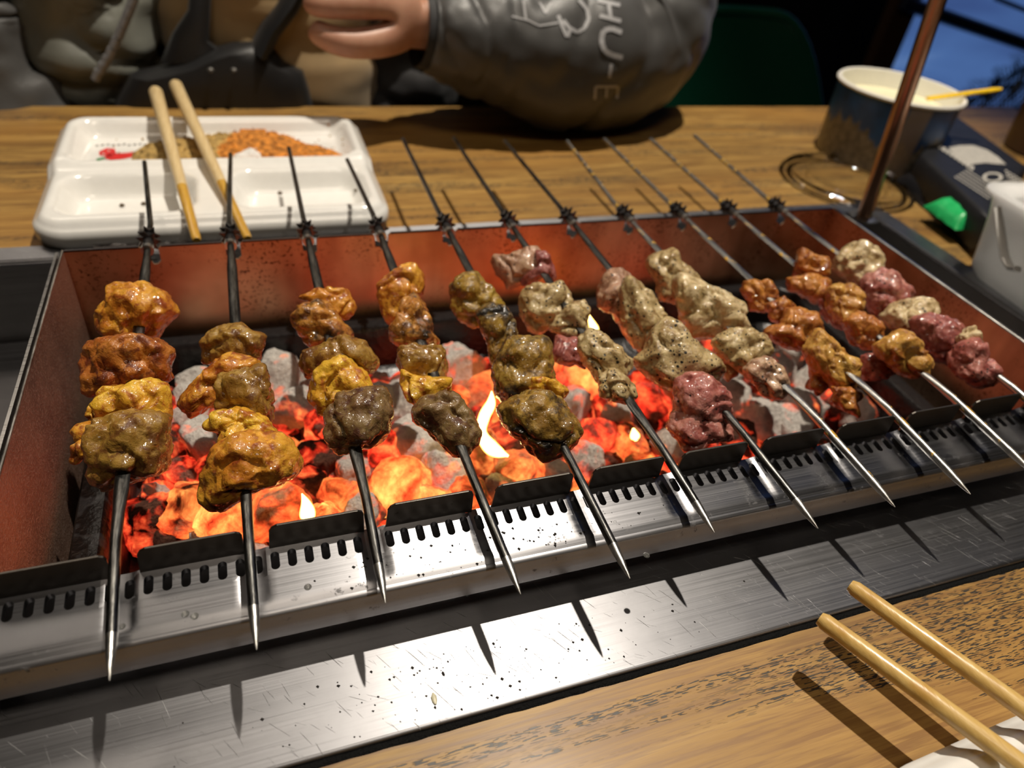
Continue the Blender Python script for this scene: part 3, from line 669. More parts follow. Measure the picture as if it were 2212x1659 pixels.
for k in range(11):
    sk = thing('meat_skewer', KLAB[k], 'skewer', (k, 0, 0))
    gm = M_rodg if k in (7, 8, 9, 10) else M_rod
    ty = TIPX[k][1]; tx = TIPX[k][0]; 
    def on(y): q = (.15-y)/(.15-ty); return (lerp(k, tx, q), y, -.1*q)
    ye = [7.56, 7.94, 8.13, 7.65, 8.43, 8.48, 8.35, 7.97, 8.26, 8.19, 8.21][k]
    e = aty(ENDS[k][0], ENDS[k][1], ye)
    pts = [on(ty+.34), on(ty+.6), (k, .15, 0), (k, .45, 0), (k, .7, 0), (k, 4.3, 0), (k, 4.7, 0), (k, 5.2, 0), (k, 5.6, 0), tuple(Vector((k, 5.6, 0)).lerp(e, .5)), tuple(e)]
    ra = [.044, .045, .045, .05, .062, .062, .045, .042, .038, .036, .034]; fl = [.044, .045, .045, .036, .022, .022, .034, .04, .036, .034, .032]
    MB().tube(pts, ra, 12, fl).build('metal_rod', gm, sk)
    MB().tube([on(ty), on(ty+.04), on(ty+.16), on(ty+.28), on(ty+.345)], [.004, .014, .032, .042, .0445], 12).build('pointed_tip', M_tip, sk)
    g = MB().prism([(k+x, z-.0) for x, z in STAR], 5.10, 5.13, 'y'); g.prism([(k+x*.9, z) for x, z in STAR], 5.24, 5.27, 'y')
    g.tube([(k, 4.93, 0), (k, 5.36, 0)], .068, 14); g.build('star_gear', M_dark, sk, smooth=False)
    MB().tube([(k, 4.86, -.0), (k, 4.935, 0)], .078, 14).build('collar', M_steel, sk)
    for j, row in enumerate(MEATS[k]):
        crop, mt, poly = row[:3]; drop = row[3] if len(row) > 3 else 0; nm = row[4] if len(row) > 4 else 'meat_chunk'
        chunk(poly, crop, k, mt, sk, k*11+j+1, drop, lev=4 if nm == 'fat_strip' else 5, nm=nm)
# ------------------------------------------------------------------ steel rod on the corner of the surround
f0 = atz(1866, 470, TZ+.09); f1 = aty(2046, -60, f0.y-.15)
dirv = (f1-f0).normalized()
rod = thing('standing_rod', 'tall dark copper-reflecting steel rod standing on the back right corner of the grill surround', 'rod', tuple(f0))
t = NT('copper_reflection_rod_steel'); n_ = t.noise(t.co((200, 200, 20)), 1, 3, .6); t.set(Base_Color=t.ramp(n_, [(.3, (.30, .17, .11)), (.7, (.46, .27, .18))]), Metallic=1.0, Roughness=.28, Normal=t.bump(n_, .0001)); M_rod_refl = t.m  # copper reflection on the steel is put into its base colour
MB().tube([f0+Vector((0, 0, -.02)), f0+dirv*6, f0+dirv*14], .145, 28).build('rod', M_rod_refl, rod)
MB().lathe([(0, .0), (.3, .0), (.3, .03), (.22, .05), (.16, .055)], tuple(f0), 28).build('foot_flange', M_steel, rod)
# ------------------------------------------------------------------ dip tray
def tray(name_label, org, rz=0):
    """compartment tray; local frame: x 0..5.3, y 0..4.2, wells in y 0..1.9, spice well beyond"""
    Wd, Dp = 5.32, 4.15
    t_ = thing('dip_tray', name_label, 'tray', org)
    def sdf(x, y, cx, cy, hx, hy, r): qx, qy = abs(x-cx)-hx+r, abs(y-cy)-hy+r; return math.hypot(max(qx, 0), max(qy, 0))+min(max(qx, qy), 0)-r
    wells = [(1.28, 1.02, 1.02, .74, .42, .36), (3.95, 1.02, 1.12, .74, .42, .36), (2.66, 2.98, 2.42, .93, .35, .30)]
    def hgt(x, y):
        z = .50+.13*sst(1.85, 2.15, y)
        # separator saddle between wells keeps the low level
        if 1.9 < y < 3.95 and .3 < x < 5.0: pass
        zz = z
        for cx, cy, hx, hy, r, dp in wells:
            d = sdf(x, y, cx, cy, hx, hy, r); zz = min(zz, z-dp*sst(.03, -.26, d))
        e = sdf(x, y, Wd/2, Dp/2, Wd/2, Dp/2, .45)
        return zz-.15*sst(-.20, 0, e)**1.5
    per = rr(0, Wd, 0, Dp, .45, 14)
    full = []
    for a, b in zip(per, per[1:]+per[:1]):
        n_ = max(1, int(math.hypot(b[0]-a[0], b[1]-a[1])/.07))
        full += [(lerp(a[0], b[0], k/n_), lerp(a[1], b[1], k/n_)) for k in range(n_)]
    n_ = len(full); c_ = (Wd/2, Dp/2); NR = 70; mb = MB(); vs = []
    for j in range(NR+1):
        s_ = (j+.001)/NR
        for x, y in full: X, Y = lerp(c_[0], x, s_), lerp(c_[1], y, s_); vs.append((X, Y, hgt(X, Y)))
    for s_, z in ((1.004, .22), (1.0, .12), (.985, .03), (.97, 0), (.9, 0)):
        for x, y in full: vs.append((lerp(c_[0], x, s_), lerp(c_[1], y, s_), z))
    m_ = NR+1+5
    f_ = [(j*n_+i, j*n_+(i+1) % n_, (j+1)*n_+(i+1) % n_, (j+1)*n_+i) for j in range(m_-1) for i in range(n_)]
    f_.append(tuple((m_-1)*n_+i for i in range(n_)))
    mb.add([(v[0]+org[0], v[1]+org[1], v[2]+org[2]) for v in vs], f_)
    mb.build('tray_body', M_white, t_, sharp=180)
    t_.rotation_euler = (0, 0, rz)
    return t_, hgt
TO = (-1.80, 6.72, TZ)
tr, hg = tray('white compartment tray with spice powder behind the left end of the grill', TO)
trb = tr.children[0] if tr.children else [o for o in bpy.data.objects if o.parent == tr][0]
def T(x, y, dz=0): return (TO[0]+x, TO[1]+y, TO[2]+hg(x, y)+dz)
# printed red chillies and a faint line of dark print
def decal(pts, mat, nm): 
    mb = MB(); mb.add([T(x, y, .006) for x, y in pts], [tuple(range(len(pts)))]); mb.build(nm, mat, trb, smooth=False)
M_redp = simple('red_print', (.62, .02, .02), .3); M_grnp = simple('green_print', (.02, .2, .05), .3); M_blkp = simple('grey_black_print', (.06, .06, .06), .4)
sh = lambda L, dx=-.12, dy=.12: [(x+dx, y+dy) for x, y in L]
decal(sh([(.86, 2.64), (.98, 2.56), (1.18, 2.60), (1.42, 2.74), (1.66, 2.98), (1.46, 2.98), (1.22, 2.88), (1.02, 2.86), (.9, 2.78)]), M_redp, 'printed_chilli')
decal(sh([(.78, 2.78), (.92, 2.72), (1.04, 2.86), (1.0, 3.08), (.86, 3.12), (.76, 2.96)]), M_redp, 'printed_chilli')
decal(sh([(.84, 2.60), (.92, 2.62), (.84, 2.70), (.74, 2.62), (.78, 2.52)]), M_grnp, 'printed_stem')
mb = MB()
for i in range(16):
    x = .55+i*.088; y = 3.32+.02*(i % 3)
    mb.add([T(x, y, .007), T(x+.055, y+.01, .007), T(x+.05, y+.06+.02*(i % 2), .007), T(x+.01, y+.05, .007)], [(0, 1, 2, 3)])
mb.build('faint_print', M_blkp, trb, smooth=False)
# spice powders
def powder(name, mat, blobs, label, cat, seed):
    mb = MB(); nx, ny = 90, 46; x0, x1, y0, y1 = .6, 5.0, 2.1, 3.85; idx = {}; vs = []; f_ = []
    def hh(x, y):
        s_ = 0
        for cx, cy, rx, ry, h in blobs:
            d = ((x-cx)/rx)**2+((y-cy)/ry)**2; s_ = max(s_, h*(1-d)) if d < 1.3 else s_
        return s_
    for j in range(ny+1):
        for i in range(nx+1):
            x, y = lerp(x0, x1, i/nx), lerp(y0, y1, j/ny); h = hh(x, y)
            nz = .035*noise.fractal(Vector((x*6, y*6, seed)), .8, 2, 4)+.02*noise.noise(Vector((x*26, y*26, seed)))
            if h > .0: idx[(i, j)] = len(vs); vs.append(T(x, y, max(.0, h+nz)*min(1, h*16+.05)+.004))
    for j in range(ny):
        for i in range(nx):
            q = [(i, j), (i+1, j), (i+1, j+1), (i, j+1)]
            if all(a in idx for a in q): f_.append(tuple(idx[a] for a in q))
    mb.add(vs, f_)
    rn = random.Random(seed)
    for _ in range(260):
        x, y = rn.uniform(x0, x1), rn.uniform(y0, y1)
        if hh(x, y) < -.0: continue
        if hh(x, y) <= 0 and rn.random() < .93: continue
        p = Vector(T(x, y, max(0, hh(x, y))+.02)); r_ = rn.uniform(.012, .028)
        mb.add([p+Vector((r_, 0, 0)), p+Vector((-r_, 0, 0)), p+Vector((0, r_, 0)), p+Vector((0, -r_, 0)), p+Vector((0, 0, r_)), p+Vector((0, 0, -r_))],
               [(0, 2, 4), (2, 1, 4), (1, 3, 4), (3, 0, 4), (2, 0, 5), (1, 2, 5), (3, 1, 5), (0, 3, 5)])
    tag(mb.build(name, mat, origin=T(2.6, 2.9), sharp=180), label, cat, kind='stuff')
M_cumin = simple('cumin_powder', (.40, .26, .08), .9, var=.45, bumpd=.002, bscale=260)
M_chili = simple('chilli_powder', (.52, .19, .025), .9, var=.6, bumpd=.002, bscale=230)
powder('cumin_powder', M_cumin, [(2.08, 2.80, .94, .72, .25), (2.75, 3.1, .8, .6, .24)], 'yellow-brown cumin powder heaped in the left part of the tray well', 'spice', 3)
powder('chilli_powder', M_chili, [(3.3, 2.95, 1.05, .85, .30), (4.15, 2.65, .72, .5, .18)], 'orange-red chilli powder heaped in the right part of the tray well', 'spice', 9)
powder('salt', simple('white_salt', (.8, .78, .75), .8, bumpd=.001, bscale=900), [(3.2, 2.42, .34, .2, .26), (3.02, 2.36, .22, .16, .24)], 'small white patch of salt on the chilli powder', 'salt', 5)
# crumbs and sauce drops left in the front wells
M_sauce = simple('yellow_sauce', (.55, .30, .02), .15); M_crumb = simple('dark_crumb', (.08, .05, .02), .7)
for nm, mt, pts, lab in [('crumb', M_crumb, [(1.1, 1.25), (.7, .7), (1.42, 1.28)], 'small dark food crumb in the front left well of the far tray'), ('crumb', M_crumb, [(3.6, 1.5), (4.9, 1.3)], 'small dark food crumb in the front right well of the far tray')]:
    for x, y in pts:
        p = T(x, y, .02); mb = MB().lathe([(.0, .035), (.03, .02), (.045, 0), (0.02, -.01)], p, 7); tag(mb.build(nm, mt, origin=p), lab, 'crumb', 'crumbs in the '+lab.split('the ')[1])
for x, y, r_, lab in [(3.25, .42, .13, 'yellow sauce drop on the near rim of the far tray'), (4.72, .75, .07, 'yellow sauce drop in the front right well of the far tray'), (.85, .5, .06, 'yellow sauce drop in the front left well of the far tray')]:
    p = T(x, y, .0); mb = MB().lathe([(0, .03), (r_*.6, .026), (r_*.9, .012), (r_, -.02)], p, 14); tag(mb.build('sauce_drop', M_sauce, origin=p), lab, 'sauce')
# far chopsticks
def bamboo(name, a, b, stain):
    t = NT(name); v = t.co((60, 60, 60)); g = t.noise(t.co((500, 40, 500)), 1, 3, .6); n = t.noise(t.co(), 70, 3)
    c = t.ramp(g, [(.3, a), (.7, b)]); c = t.mix(t.ramp(n, [(.58, 0), (.68, .75*stain)]), c, (.45, .22, .03))
    t.set(Base_Color=c, Roughness=.35, Coat_Weight=.4*stain+.1, Coat_Roughness=.15, Normal=t.bump(g, .0003, .6)); return t.m
M_bam = bamboo('dry_bamboo', (.58, .42, .20), (.72, .56, .31), .0); M_bamo = bamboo('oily_bamboo', (.55, .34, .10), (.70, .48, .17), .6); M_bams = bamboo('sauce_stained_bamboo', (.48, .25, .03), (.62, .36, .05), .8)
def stick(a, b, ra, rb, label, stained):
    a, b = Vector(a), Vector(b)
    o = thing('chopstick', label, 'chopstick', tuple(a))
    f = .30
    MB().tube([a, a.lerp(b, .01), a.lerp(b, f)], [ra*.75, ra, lerp(ra, rb, f)], 14).build('stained_tip', M_bams if stained else M_bamo, o)
    MB().tube([a.lerp(b, f), a.lerp(b, .6), a.lerp(b, .99), b], [lerp(ra, rb, f), lerp(ra, rb, .6), rb, rb*.85], 14).build('stick', M_bam if stained else M_bamo, o)
stick(atz(425, 520, -.50), atz(336, 197, .05), .07, .125, 'left one of the two bamboo chopsticks lying across the far tray', True)
stick(atz(535, 516, -.50), atz(379, 183, .05), .07, .125, 'right one of the two bamboo chopsticks lying across the far tray', True)
# near tray and chopsticks
NO = atz(1890, 1668, -.45); NO = (NO.x, NO.y, TZ)
tray('white compartment tray at the lower right corner under the near chopsticks', NO, R_(-88))
tip1 = atz(1770, 1335, -.36); far1 = atz(2240, 1678, -.33); d1 = (far1-tip1).normalized()
tip2 = atz(1836, 1264, -.36); far2 = atz(2240, 1552, -.30); d2 = (far2-tip2).normalized()
stick(tip1, tip1+d1*5.2, .078, .105, 'lower left one of the two near chopsticks, resting on the near tray', False)
stick(tip2, tip2+d2*5.2, .075, .095, 'upper right one of the two near chopsticks, with glossy oily highlight', False)
# ------------------------------------------------------------------ crinkled clear film in front of the far tray
def clear(name, c=(.9, .9, .9), rough=.12, alpha=.0):
    t = NT(name); t.set(Base_Color=c, Roughness=rough, Transmission_Weight=.92, IOR=1.45, Normal=t.bump(t.noise(t.co(), 150, 3), .0015, .5)); return t.m
M_film = clear('clear_film', (.95, .85, .8), .1); M_lid = None
t = NT('clear_lid_plastic'); gl = t.node('ShaderNodeBsdfGlossy'); gl.inputs['Roughness'].default_value = .06; tr_ = t.node('ShaderNodeBsdfTransparent'); tr_.inputs[0].default_value = (.93, .93, .94, 1)
fr = t.node('ShaderNodeFresnel'); fr.inputs[0].default_value = 1.7; mx = t.node('ShaderNodeMixShader'); t.l.new(fr.outputs[0], mx.inputs[0]); t.l.new(tr_.outputs[0], mx.inputs[1]); t.l.new(gl.outputs[0], mx.inputs[2]); t.l.new(mx.outputs[0], t.out.inputs[0])
t.l.new(t.bump(t.noise(t.co(), 90, 2), .002, .6), gl.inputs['Normal']); M_lid = t.m
mb = MB(); a, b = atz(205, 528, TZ+.1), atz(545, 505, TZ+.1); nx, ny = 60, 10; vs = []
for i in range(nx+1):
    for j in range(ny+1):
        p = a.lerp(b, i/nx); y = (j/ny-.5)*.32; z = TZ+.03+.17*max(0, 1-(2*j/ny-1)**2)+.07*noise.fractal(Vector((p.x*4, y*9, 0)), .8, 2, 4)
        vs.append((p.x, p.y+y+.05*noise.noise(Vector((p.x*3, j, 1))), max(TZ+.006, z)))
mb.add(vs, [(i*(ny+1)+j, i*(ny+1)+j+1, (i+1)*(ny+1)+j+1, (i+1)*(ny+1)+j) for i in range(nx) for j in range(ny)])
tag(mb.build('plastic_film', M_film, origin=tuple(a), sharp=180), 'crinkled clear plastic film lying between the far tray and the grill', 'plastic film')
# ------------------------------------------------------------------ ice-cream tub, spoon, lid
CC = (16.35, 9.45, TZ)
cup = thing('paper_tub', 'blue paper tub with beige mountain print and white rim behind the standing rod', 'paper tub', CC)
def cup_mat():
    t = NT('blue_mountain_print_paper'); tc = t.node('ShaderNodeTexCoord'); sp = t.node('ShaderNodeSeparateXYZ'); t.l.new(tc.outputs['Object'], sp.inputs[0])
    n = t.noise(t.co((1, 1, .15)), 38, 4, .65)
    m = t.ramp(t.math('SUBTRACT', t.math('MULTIPLY_ADD', n, .08, .0), sp.outputs[2]), [(-0.0, 0), (.004, 1)])
    blue = t.ramp(t.noise(t.co(), 30, 3), [(.35, (.02, .05, .12)), (.65, (.03, .12, .36))])
    tan = t.ramp(t.noise(t.co(), 160, 4), [(.3, (.12, .10, .075)), (.7, (.30, .26, .20))])
    c = t.mix(m, blue, tan)
    # plain tan seam band down one side
    at_ = t.math('ARCTAN2', sp.outputs[1], sp.outputs[0]); band = t.ramp(t.math('ABSOLUTE', t.math('ADD', at_, 1.95)), [(.16, 1), (.2, 0)])
    c = t.mix(t.math('MULTIPLY', band, .8), c, (.30, .22, .16)); t.set(Base_Color=c, Roughness=.35); return t.m
H = 1.72
MB().lathe([(0, .06), (1.34, .06), (1.36, 0), (1.38, 0.0), (1.43, H-.04), (1.43, H)], CC, 64).build('tub_wall', cup_mat(), cup)
MB().lathe([(1.42, H-.07), (1.47, H-.06), (1.49, H-.01), (1.46, H+.03), (1.40, H+.02), (1.385, H-.05), (1.20, .12), (0, .12)], CC, 64).build('rim_and_lining', simple('white_paper', (.82, .80, .74), .4, var=.02), cup)
MB().lathe([(0, H*.80), (1.0, H*.80), (1.335, H*.79)], CC, 48).build('cream', simple('pale_ice_cream', (.80, .76, .52), .5, var=.04), cup)
a = atz(2003, 213, .62); b = atz(2163, 192, 1.05)
sp = MB().tube([Vector(a).lerp(b, q) for q in (0, .1, .5, .9, 1)], [.10, .09, .075, .075, .05], 12, [.04, .045, .05, .05, .03])
tag(sp.build('plastic_spoon', simple('yellow_plastic', (.85, .55, .01), .25), origin=tuple(a)), 'yellow plastic spoon resting in the blue paper tub', 'spoon')
LC = (14.35, 8.0, TZ)
lid = thing('round_tub_cover', 'clear round plastic cover lying flat beside the blue paper tub', 'tub cover', LC)
MB().lathe([(1.50, .0), (1.53, .05), (1.48, .10), (1.42, .17), (1.36, .18), (1.30, .10), (1.25, .06), (.95, .07), (.9, .11), (.85, .07), (.3, .07), (.0, .07)], LC, 72).build('clear_disc', M_lid, lid)
mb = MB()
for i in range(18):
    a_ = i*.35; rr_ = 1.05; p = (LC[0]+rr_*math.cos(a_), LC[1]+rr_*math.sin(a_), LC[2]+.085); mb.lathe([(0, .02), (.025, .015), (.035, 0)], p, 8)
mb.build('embossed_dots', M_lid, lid)
# ------------------------------------------------------------------ black printed box and green packet
M_box = simple('black_card', (.006, .006, .008), .5, var=.3, bscale=120, bumpd=.0003); M_prt = simple('pale_print', (.42, .40, .36), .6)
zt = -.2
LP = lambda x, y, z=zt: atz(x, y, z)
c0, c1, c2, c3 = LP(2050, 236), LP(1988, 334), LP(2140, 474), LP(2222, 360)
box = thing('printed_pouch', 'black pouch with pale line drawing and lettering right of the blue paper tub', 'pouch', (c1.x, c1.y, TZ))
cc = (c0+c1+c2+c3)/4
per4 = []
for a_, b_ in ((c1, c2), (c2, c3), (c3, c0), (c0, c1)): per4 += [a_.lerp(b_, q/8) for q in range(8)]
mb = MB(); rings = []
for s_, z in [(.93, TZ+.01), (1.02, TZ+.2), (1.03, zt-.25), (1.0, zt-.06), (.96, zt-.01), (.9, zt), (.5, zt), (.05, zt)]: rings.append([(cc.x+(p.x-cc.x)*s_, cc.y+(p.y-cc.y)*s_, z) for p in per4])
n = 32; mb.add([v for r_ in rings for v in r_], [(j*n+i, j*n+(i+1) % n, (j+1)*n+(i+1) % n, (j+1)*n+i) for j in range(len(rings)-1) for i in range(n)]+[tuple(range(n)), tuple((len(rings)-1)*n+i for i in range(n))])
pbd = mb.build('pouch_body', M_box, box)
def bd(pts, nm='printed_drawing', off=.008):
    m = MB(); m.add([LP(1900+x/3.455, 180+y/3.455, zt+off) for x, y in pts], [tuple(range(len(pts)))]); m.build(nm, M_prt, pbd, smooth=False)
bd([(515, 480), (600, 462), (700, 462), (800, 495), (880, 545), (945, 605), (860, 600), (790, 592), (720, 600), (660, 610), (560, 545)])
for i in range(9): bd([(450+i*30+17*math.cos(a*.785), 470+i*20+17*math.sin(a*.785)) for a in range(8)], 'printed_dot', .012)
for j in range(5):
    for i in range(10): 
        x, y = 560+j*22+i*26, 700-j*13+i*17; bd([(x, y), (x+19, y+11), (x+23, y+3), (x+4, y-8)], 'printed_letter')
for cu, cv in ((845, 700), (965, 765)):
    m = MB(); n_ = 20; vs = [LP(1900+(cu+r_*1.25*math.cos(2*math.pi*i/n_))/3.455, 180+(cv+r_*.6*math.sin(2*math.pi*i/n_))/3.455, zt+.01) for r_ in (62, 40) for i in range(n_)]
    m.add(vs, [(i, (i+1) % n_, n_+(i+1) % n_, n_+i) for i in range(n_)]); m.build('printed_ring', M_prt, pbd, smooth=False)
for j in range(3):
    for i in range(6): x, y = 935+i*26+j*6, 655+i*16+j*22; bd([(x, y), (x+18, y+8), (x+20, y-4), (x+4, y-10)], 'printed_letter')
# green packet in a dark wrapper
def pillow(name, mat, par, path2, z0, z1, hw, n=18):
    m = MB(); a, b = Vector(path2[0]), Vector(path2[1]); d = (b-a); s_ = Vector((-d.y, d.x, 0)).normalized(); vs = []
    for i in range(n+1):
        for j in range(n+1):
            u, v = i/n, j/n*2-1; e_ = min(1, 8*u*(1-u)+.05); p = a+d*u+s_*(v*hw)
            vs.append((p.x, p.y, z0+(z1-z0)*e_*(1-v*v)**.5+.03*noise.noise(Vector((u*5, v*3, hw)))))
    for i in range(n+1):
        for j in range(n+1):
            u, v = i/n, j/n*2-1; p = a+d*u+s_*(v*hw); vs.append((p.x, p.y, z0))
    N_ = (n+1)**2; g = lambda i, j, o=0: o+i*(n+1)+j
    f_ = [(g(i, j), g(i, j+1), g(i+1, j+1), g(i+1, j)) for i in range(n) for j in range(n)]+[(g(i, j, N_), g(i+1, j, N_), g(i+1, j+1, N_), g(i, j+1, N_)) for i in range(n) for j in range(n)]
    for i in range(n): f_ += [(g(i, 0), g(i+1, 0), g(i+1, 0, N_), g(i, 0, N_)), (g(i+1, n), g(i, n), g(i, n, N_), g(i+1, n, N_)), (g(0, i+1), g(0, i), g(0, i, N_), g(0, i+1, N_)), (g(n, i), g(n, i+1), g(n, i+1, N_), g(n, i, N_))]
    m.add(vs, f_); return m.build(name, mat, par)
pa, pb = atz(1958, 392, TZ), atz(2112, 512, TZ)
pk = thing('wet_wipe_packet', 'dark packet with bright green end lying in front of the black card box', 'packet', tuple(pa))
pillow('wrapper', simple('black_film', (.012, .012, .014), .2), pk, (pa, pb), TZ+.005, TZ+.5, .5)
pillow('green_end', simple('bright_green_film', (.02, .42, .12), .3), pk, (atz(2040, 428, TZ+.5), atz(2112, 478, TZ+.5)), TZ+.3, TZ+.62, .42)
# ------------------------------------------------------------------ white caddy at the right edge
wc = thing('white_caddy', 'white plastic bin with a folded rim standing at the right corner of the grill', 'bin', (15.8, 2.9, TZ))
t = NT('milky_white_plastic'); t.set(Base_Color=t.ramp(t.noise(t.co(), 20, 2), [(.3, (.84, .85, .85)), (.7, (.90, .90, .90))]), Roughness=.3, Subsurface_Weight=.7, Subsurface_Scale=.03, Subsurface_Radius=(1, 1, 1)); M_milk = t.m
q0 = atz(2112, 612, TZ+.02); ang = R_(-4)
def C3(u, v, z): return (q0.x+u*math.cos(ang)-v*math.sin(ang), q0.y+u*math.sin(ang)+v*math.cos(ang), z)
mb = MB(); rings = []
for ins, z in [(.25, TZ+.02), (.12, TZ+.03), (.0, TZ+.2), (-.12, .15), (-.2, .52), (-.3, .56), (-.3, .62), (-.1, .62), (.05, .5), (.15, -.3), (.3, -.8)]:
    rings.append([C3(x, y, z) for x, y in rr(ins, 3.8-ins, -2.6+ins, .55-ins, .42)])
n = len(rings[0]); f_ = [(j*n+i, j*n+(i+1) % n, (j+1)*n+(i+1) % n, (j+1)*n+i) for j in range(len(rings)-1) for i in range(n)]+[tuple(range(n)), tuple((len(rings)-1)*n+i for i in range(n))]
mb.add([v for r_ in rings for v in r_], f_); mb.build('bin_body', M_milk, wc)
bpy.context.view_layer.update()
bb = bpy.data.objects[[o.name for o in wc.children][0]]
def on_bin(x, y, off=.06):
    hit, loc, nr, _ = bb.ray_cast(W(CAM)-W((15.8, 2.9, TZ)), ray(x, y))
    return ((loc+W((15.8, 2.9, TZ)))-Vector((0, 0, Z0)))/S+nr*off if hit else None
hpts = [on_bin(x, y) for x, y in [(2160, 446), (2166, 480), (2172, 520), (2178, 555), (2190, 578), (2206, 580)]]
hpts = [p for p in hpts if p is not None]
if len(hpts) > 2: MB().tube(hpts, [.10, .12, .13, .14, .14, .12][:len(hpts)], 12, [.05]*len(hpts)).build('folded_handle', M_white, wc)
# brown cup cut by the right edge
bc = atz(2245, 330, TZ)
tag(MB().lathe([(0, .02), (.9, .02), (.95, 0.05), (1.05, 1.5), (1.0, 1.55), (.93, 1.45), (.85, .2), (0, .2)], tuple(bc), 40).build('brown_cup', simple('brown_ceramic', (.06, .03, .015), .3), origin=tuple(bc)), 'dark brown cup cut by the right edge beyond the black box', 'cup')
# ------------------------------------------------------------------ spills on the near plate and apron
M_pep = simple('charred_speck', (.015, .012, .01), .7)
mb = MB(); rn = random.Random(4)
for i in range(240):
    if i < 150: x = rn.gauss(2.7, 1.0); y = rn.uniform(-1.5, -.95); z = TZ+.05
    else: x = rn.gauss(3.3, .9); y = rn.uniform(-.56, -.29); z = az(x, y)
    r_ = rn.choice([.004, .005, .006, .008, .011, .015]); p = Vector((x, y, z+r_*.3))
    mb.add([p+Vector((r_*rn.uniform(.6, 1.4), 0, 0)), p+Vector((-r_, r_*.3, 0)), p+Vector((0, r_*rn.uniform(.6, 1.4), 0)), p+Vector((r_*.2, -r_, 0)), p+Vector((0, 0, r_*.6))], [(0, 2, 4), (2, 1, 4), (1, 3, 4), (3, 0, 4)])
tag(mb.build('charcoal_specks', M_pep, origin=(2.7, -1.2, TZ+.05), smooth=False), 'scattered black specks of pepper and char on the steel in front', 'specks', kind='stuff')
p = atz(938, 1509, TZ+.06)
ms = MB(); ms.tube([p+Vector((-.0, -.05, 0)), p+Vector((0, -.02, 0)), p+Vector((0, .02, 0)), p+Vector((0, .05, 0))], [.008, .022, .024, .006], 10, [.006, .012, .012, .006])
tag(ms.build('seed', simple('pale_seed', (.62, .58, .42), .4), origin=tuple(p)), 'single pale seed lying on the front steel plate', 'seed')
for i, (x, y) in enumerate([(400, 1326), (262, 1352), (665, 1268), (420, 1330), (1398, 1195)]):
    p = atz(x, y, -.285); p.z = az(p.x, max(p.y, -.56))
    tag(MB().lathe([(0, .018), (.02, .014), (.032, 0)], tuple(p), 12).build('oil_drop', clear('clear_oil', (.95, .95, .9), .02) if i == 0 else bpy.data.materials['clear_oil'], origin=tuple(p)),
        'clear drop of oil on the slotted front apron', 'drop', 'oil drops on the apron')
# ------------------------------------------------------------------ green chair, window, plant
M_green = simple('green_moulded_plastic', (.004, .055, .03), .35, var=.1)
def chair(org, label, rz=0, sc_=1):
    c = thing('green_chair', label, 'chair', org); x, y, z = org
    seat = MB(); seat.prism(rr(x-4.6, x+4.6, y-4.4, y+4.4, 1.2), z+9.4, z+9.9); seat.build('seat', M_green, c, bevel=.1)
    n = 28; vs = []; nz = 16
    ol = []
    for i in range(n+1):
        for j in range(nz+1):
            u = i/n*2-1; v = j/nz; top = 17.6-5.0*max(0, abs(u)-.35)**2*2.2
            zz = lerp(10.2, top, v); X = x+u*(5.0-.2*v); Y = y+4.3+1.3*v-1.8*u*u
            ol.append((X, Y, z+zz))
    bk = [(p[0], p[1]+.28, p[2]) for p in ol]; N_ = len(ol); g = lambda i, j, o=0: o+i*(nz+1)+j
    f_ = [(g(i, j), g(i+1, j), g(i+1, j+1), g(i, j+1)) for i in range(n) for j in range(nz)]+[(g(i, j, N_), g(i, j+1, N_), g(i+1, j+1, N_), g(i+1, j, N_)) for i in range(n) for j in range(nz)]
    for i in range(n): f_ += [(g(i, 0), g(i, 0, N_), g(i+1, 0, N_), g(i+1, 0)), (g(i, nz), g(i+1, nz), g(i+1, nz, N_), g(i, nz, N_))]
    for j in range(nz): f_ += [(g(0, j), g(0, j+1), g(0, j+1, N_), g(0, j, N_)), (g(n, j), g(n, j, N_), g(n, j+1, N_), g(n, j+1))]
    m = MB(); m.add(ol+bk, f_); m.build('backrest', M_green, c, bevel=.05)
    edge = [ol[g(i, nz)] for i in range(n+1)]; MB().tube([(p[0], p[1]+.14, p[2]) for p in edge], .22, 10).build('back_rim', M_green, c)
    for sx in (-3.9, 3.9):
        for sy in (-3.6, 3.6): MB().tube([(x+sx*1.08, y+sy*1.08, z), (x+sx, y+sy, z+9.5)], [.3, .42], 12).build('leg', M_dark, c)
        MB().tube([(x+sx*1.1, y+3.9, z+9.6), (x+sx*1.1, y+4.6, z+11)], .3, 10).build('back_post', M_green, c)
    return c
chair((19.0, 14.8, FL), 'green moulded plastic chair with curved back beyond the table, right of the person')
chair((2.3, 15.0, FL), 'green moulded plastic chair under the seated person')
# window in the right wall, dusk light behind
M_frame = simple('dark_brown_frame', (.035, .015, .006), .5)
def pane_mat():
    t = NT('dusk_blue_window_glow'); n = t.noise(t.co((1, 1, 5), (.5, 0, 0)), 1.6, 3); c = t.ramp(n, [(.3, (.05, .10, .28)), (.6, (.08, .17, .42)), (.8, (.16, .28, .55))])
    t.set(Base_Color=(.02, .03, .05), Roughness=.15, Emission_Color=c, Emission_Strength=.8); return t.m
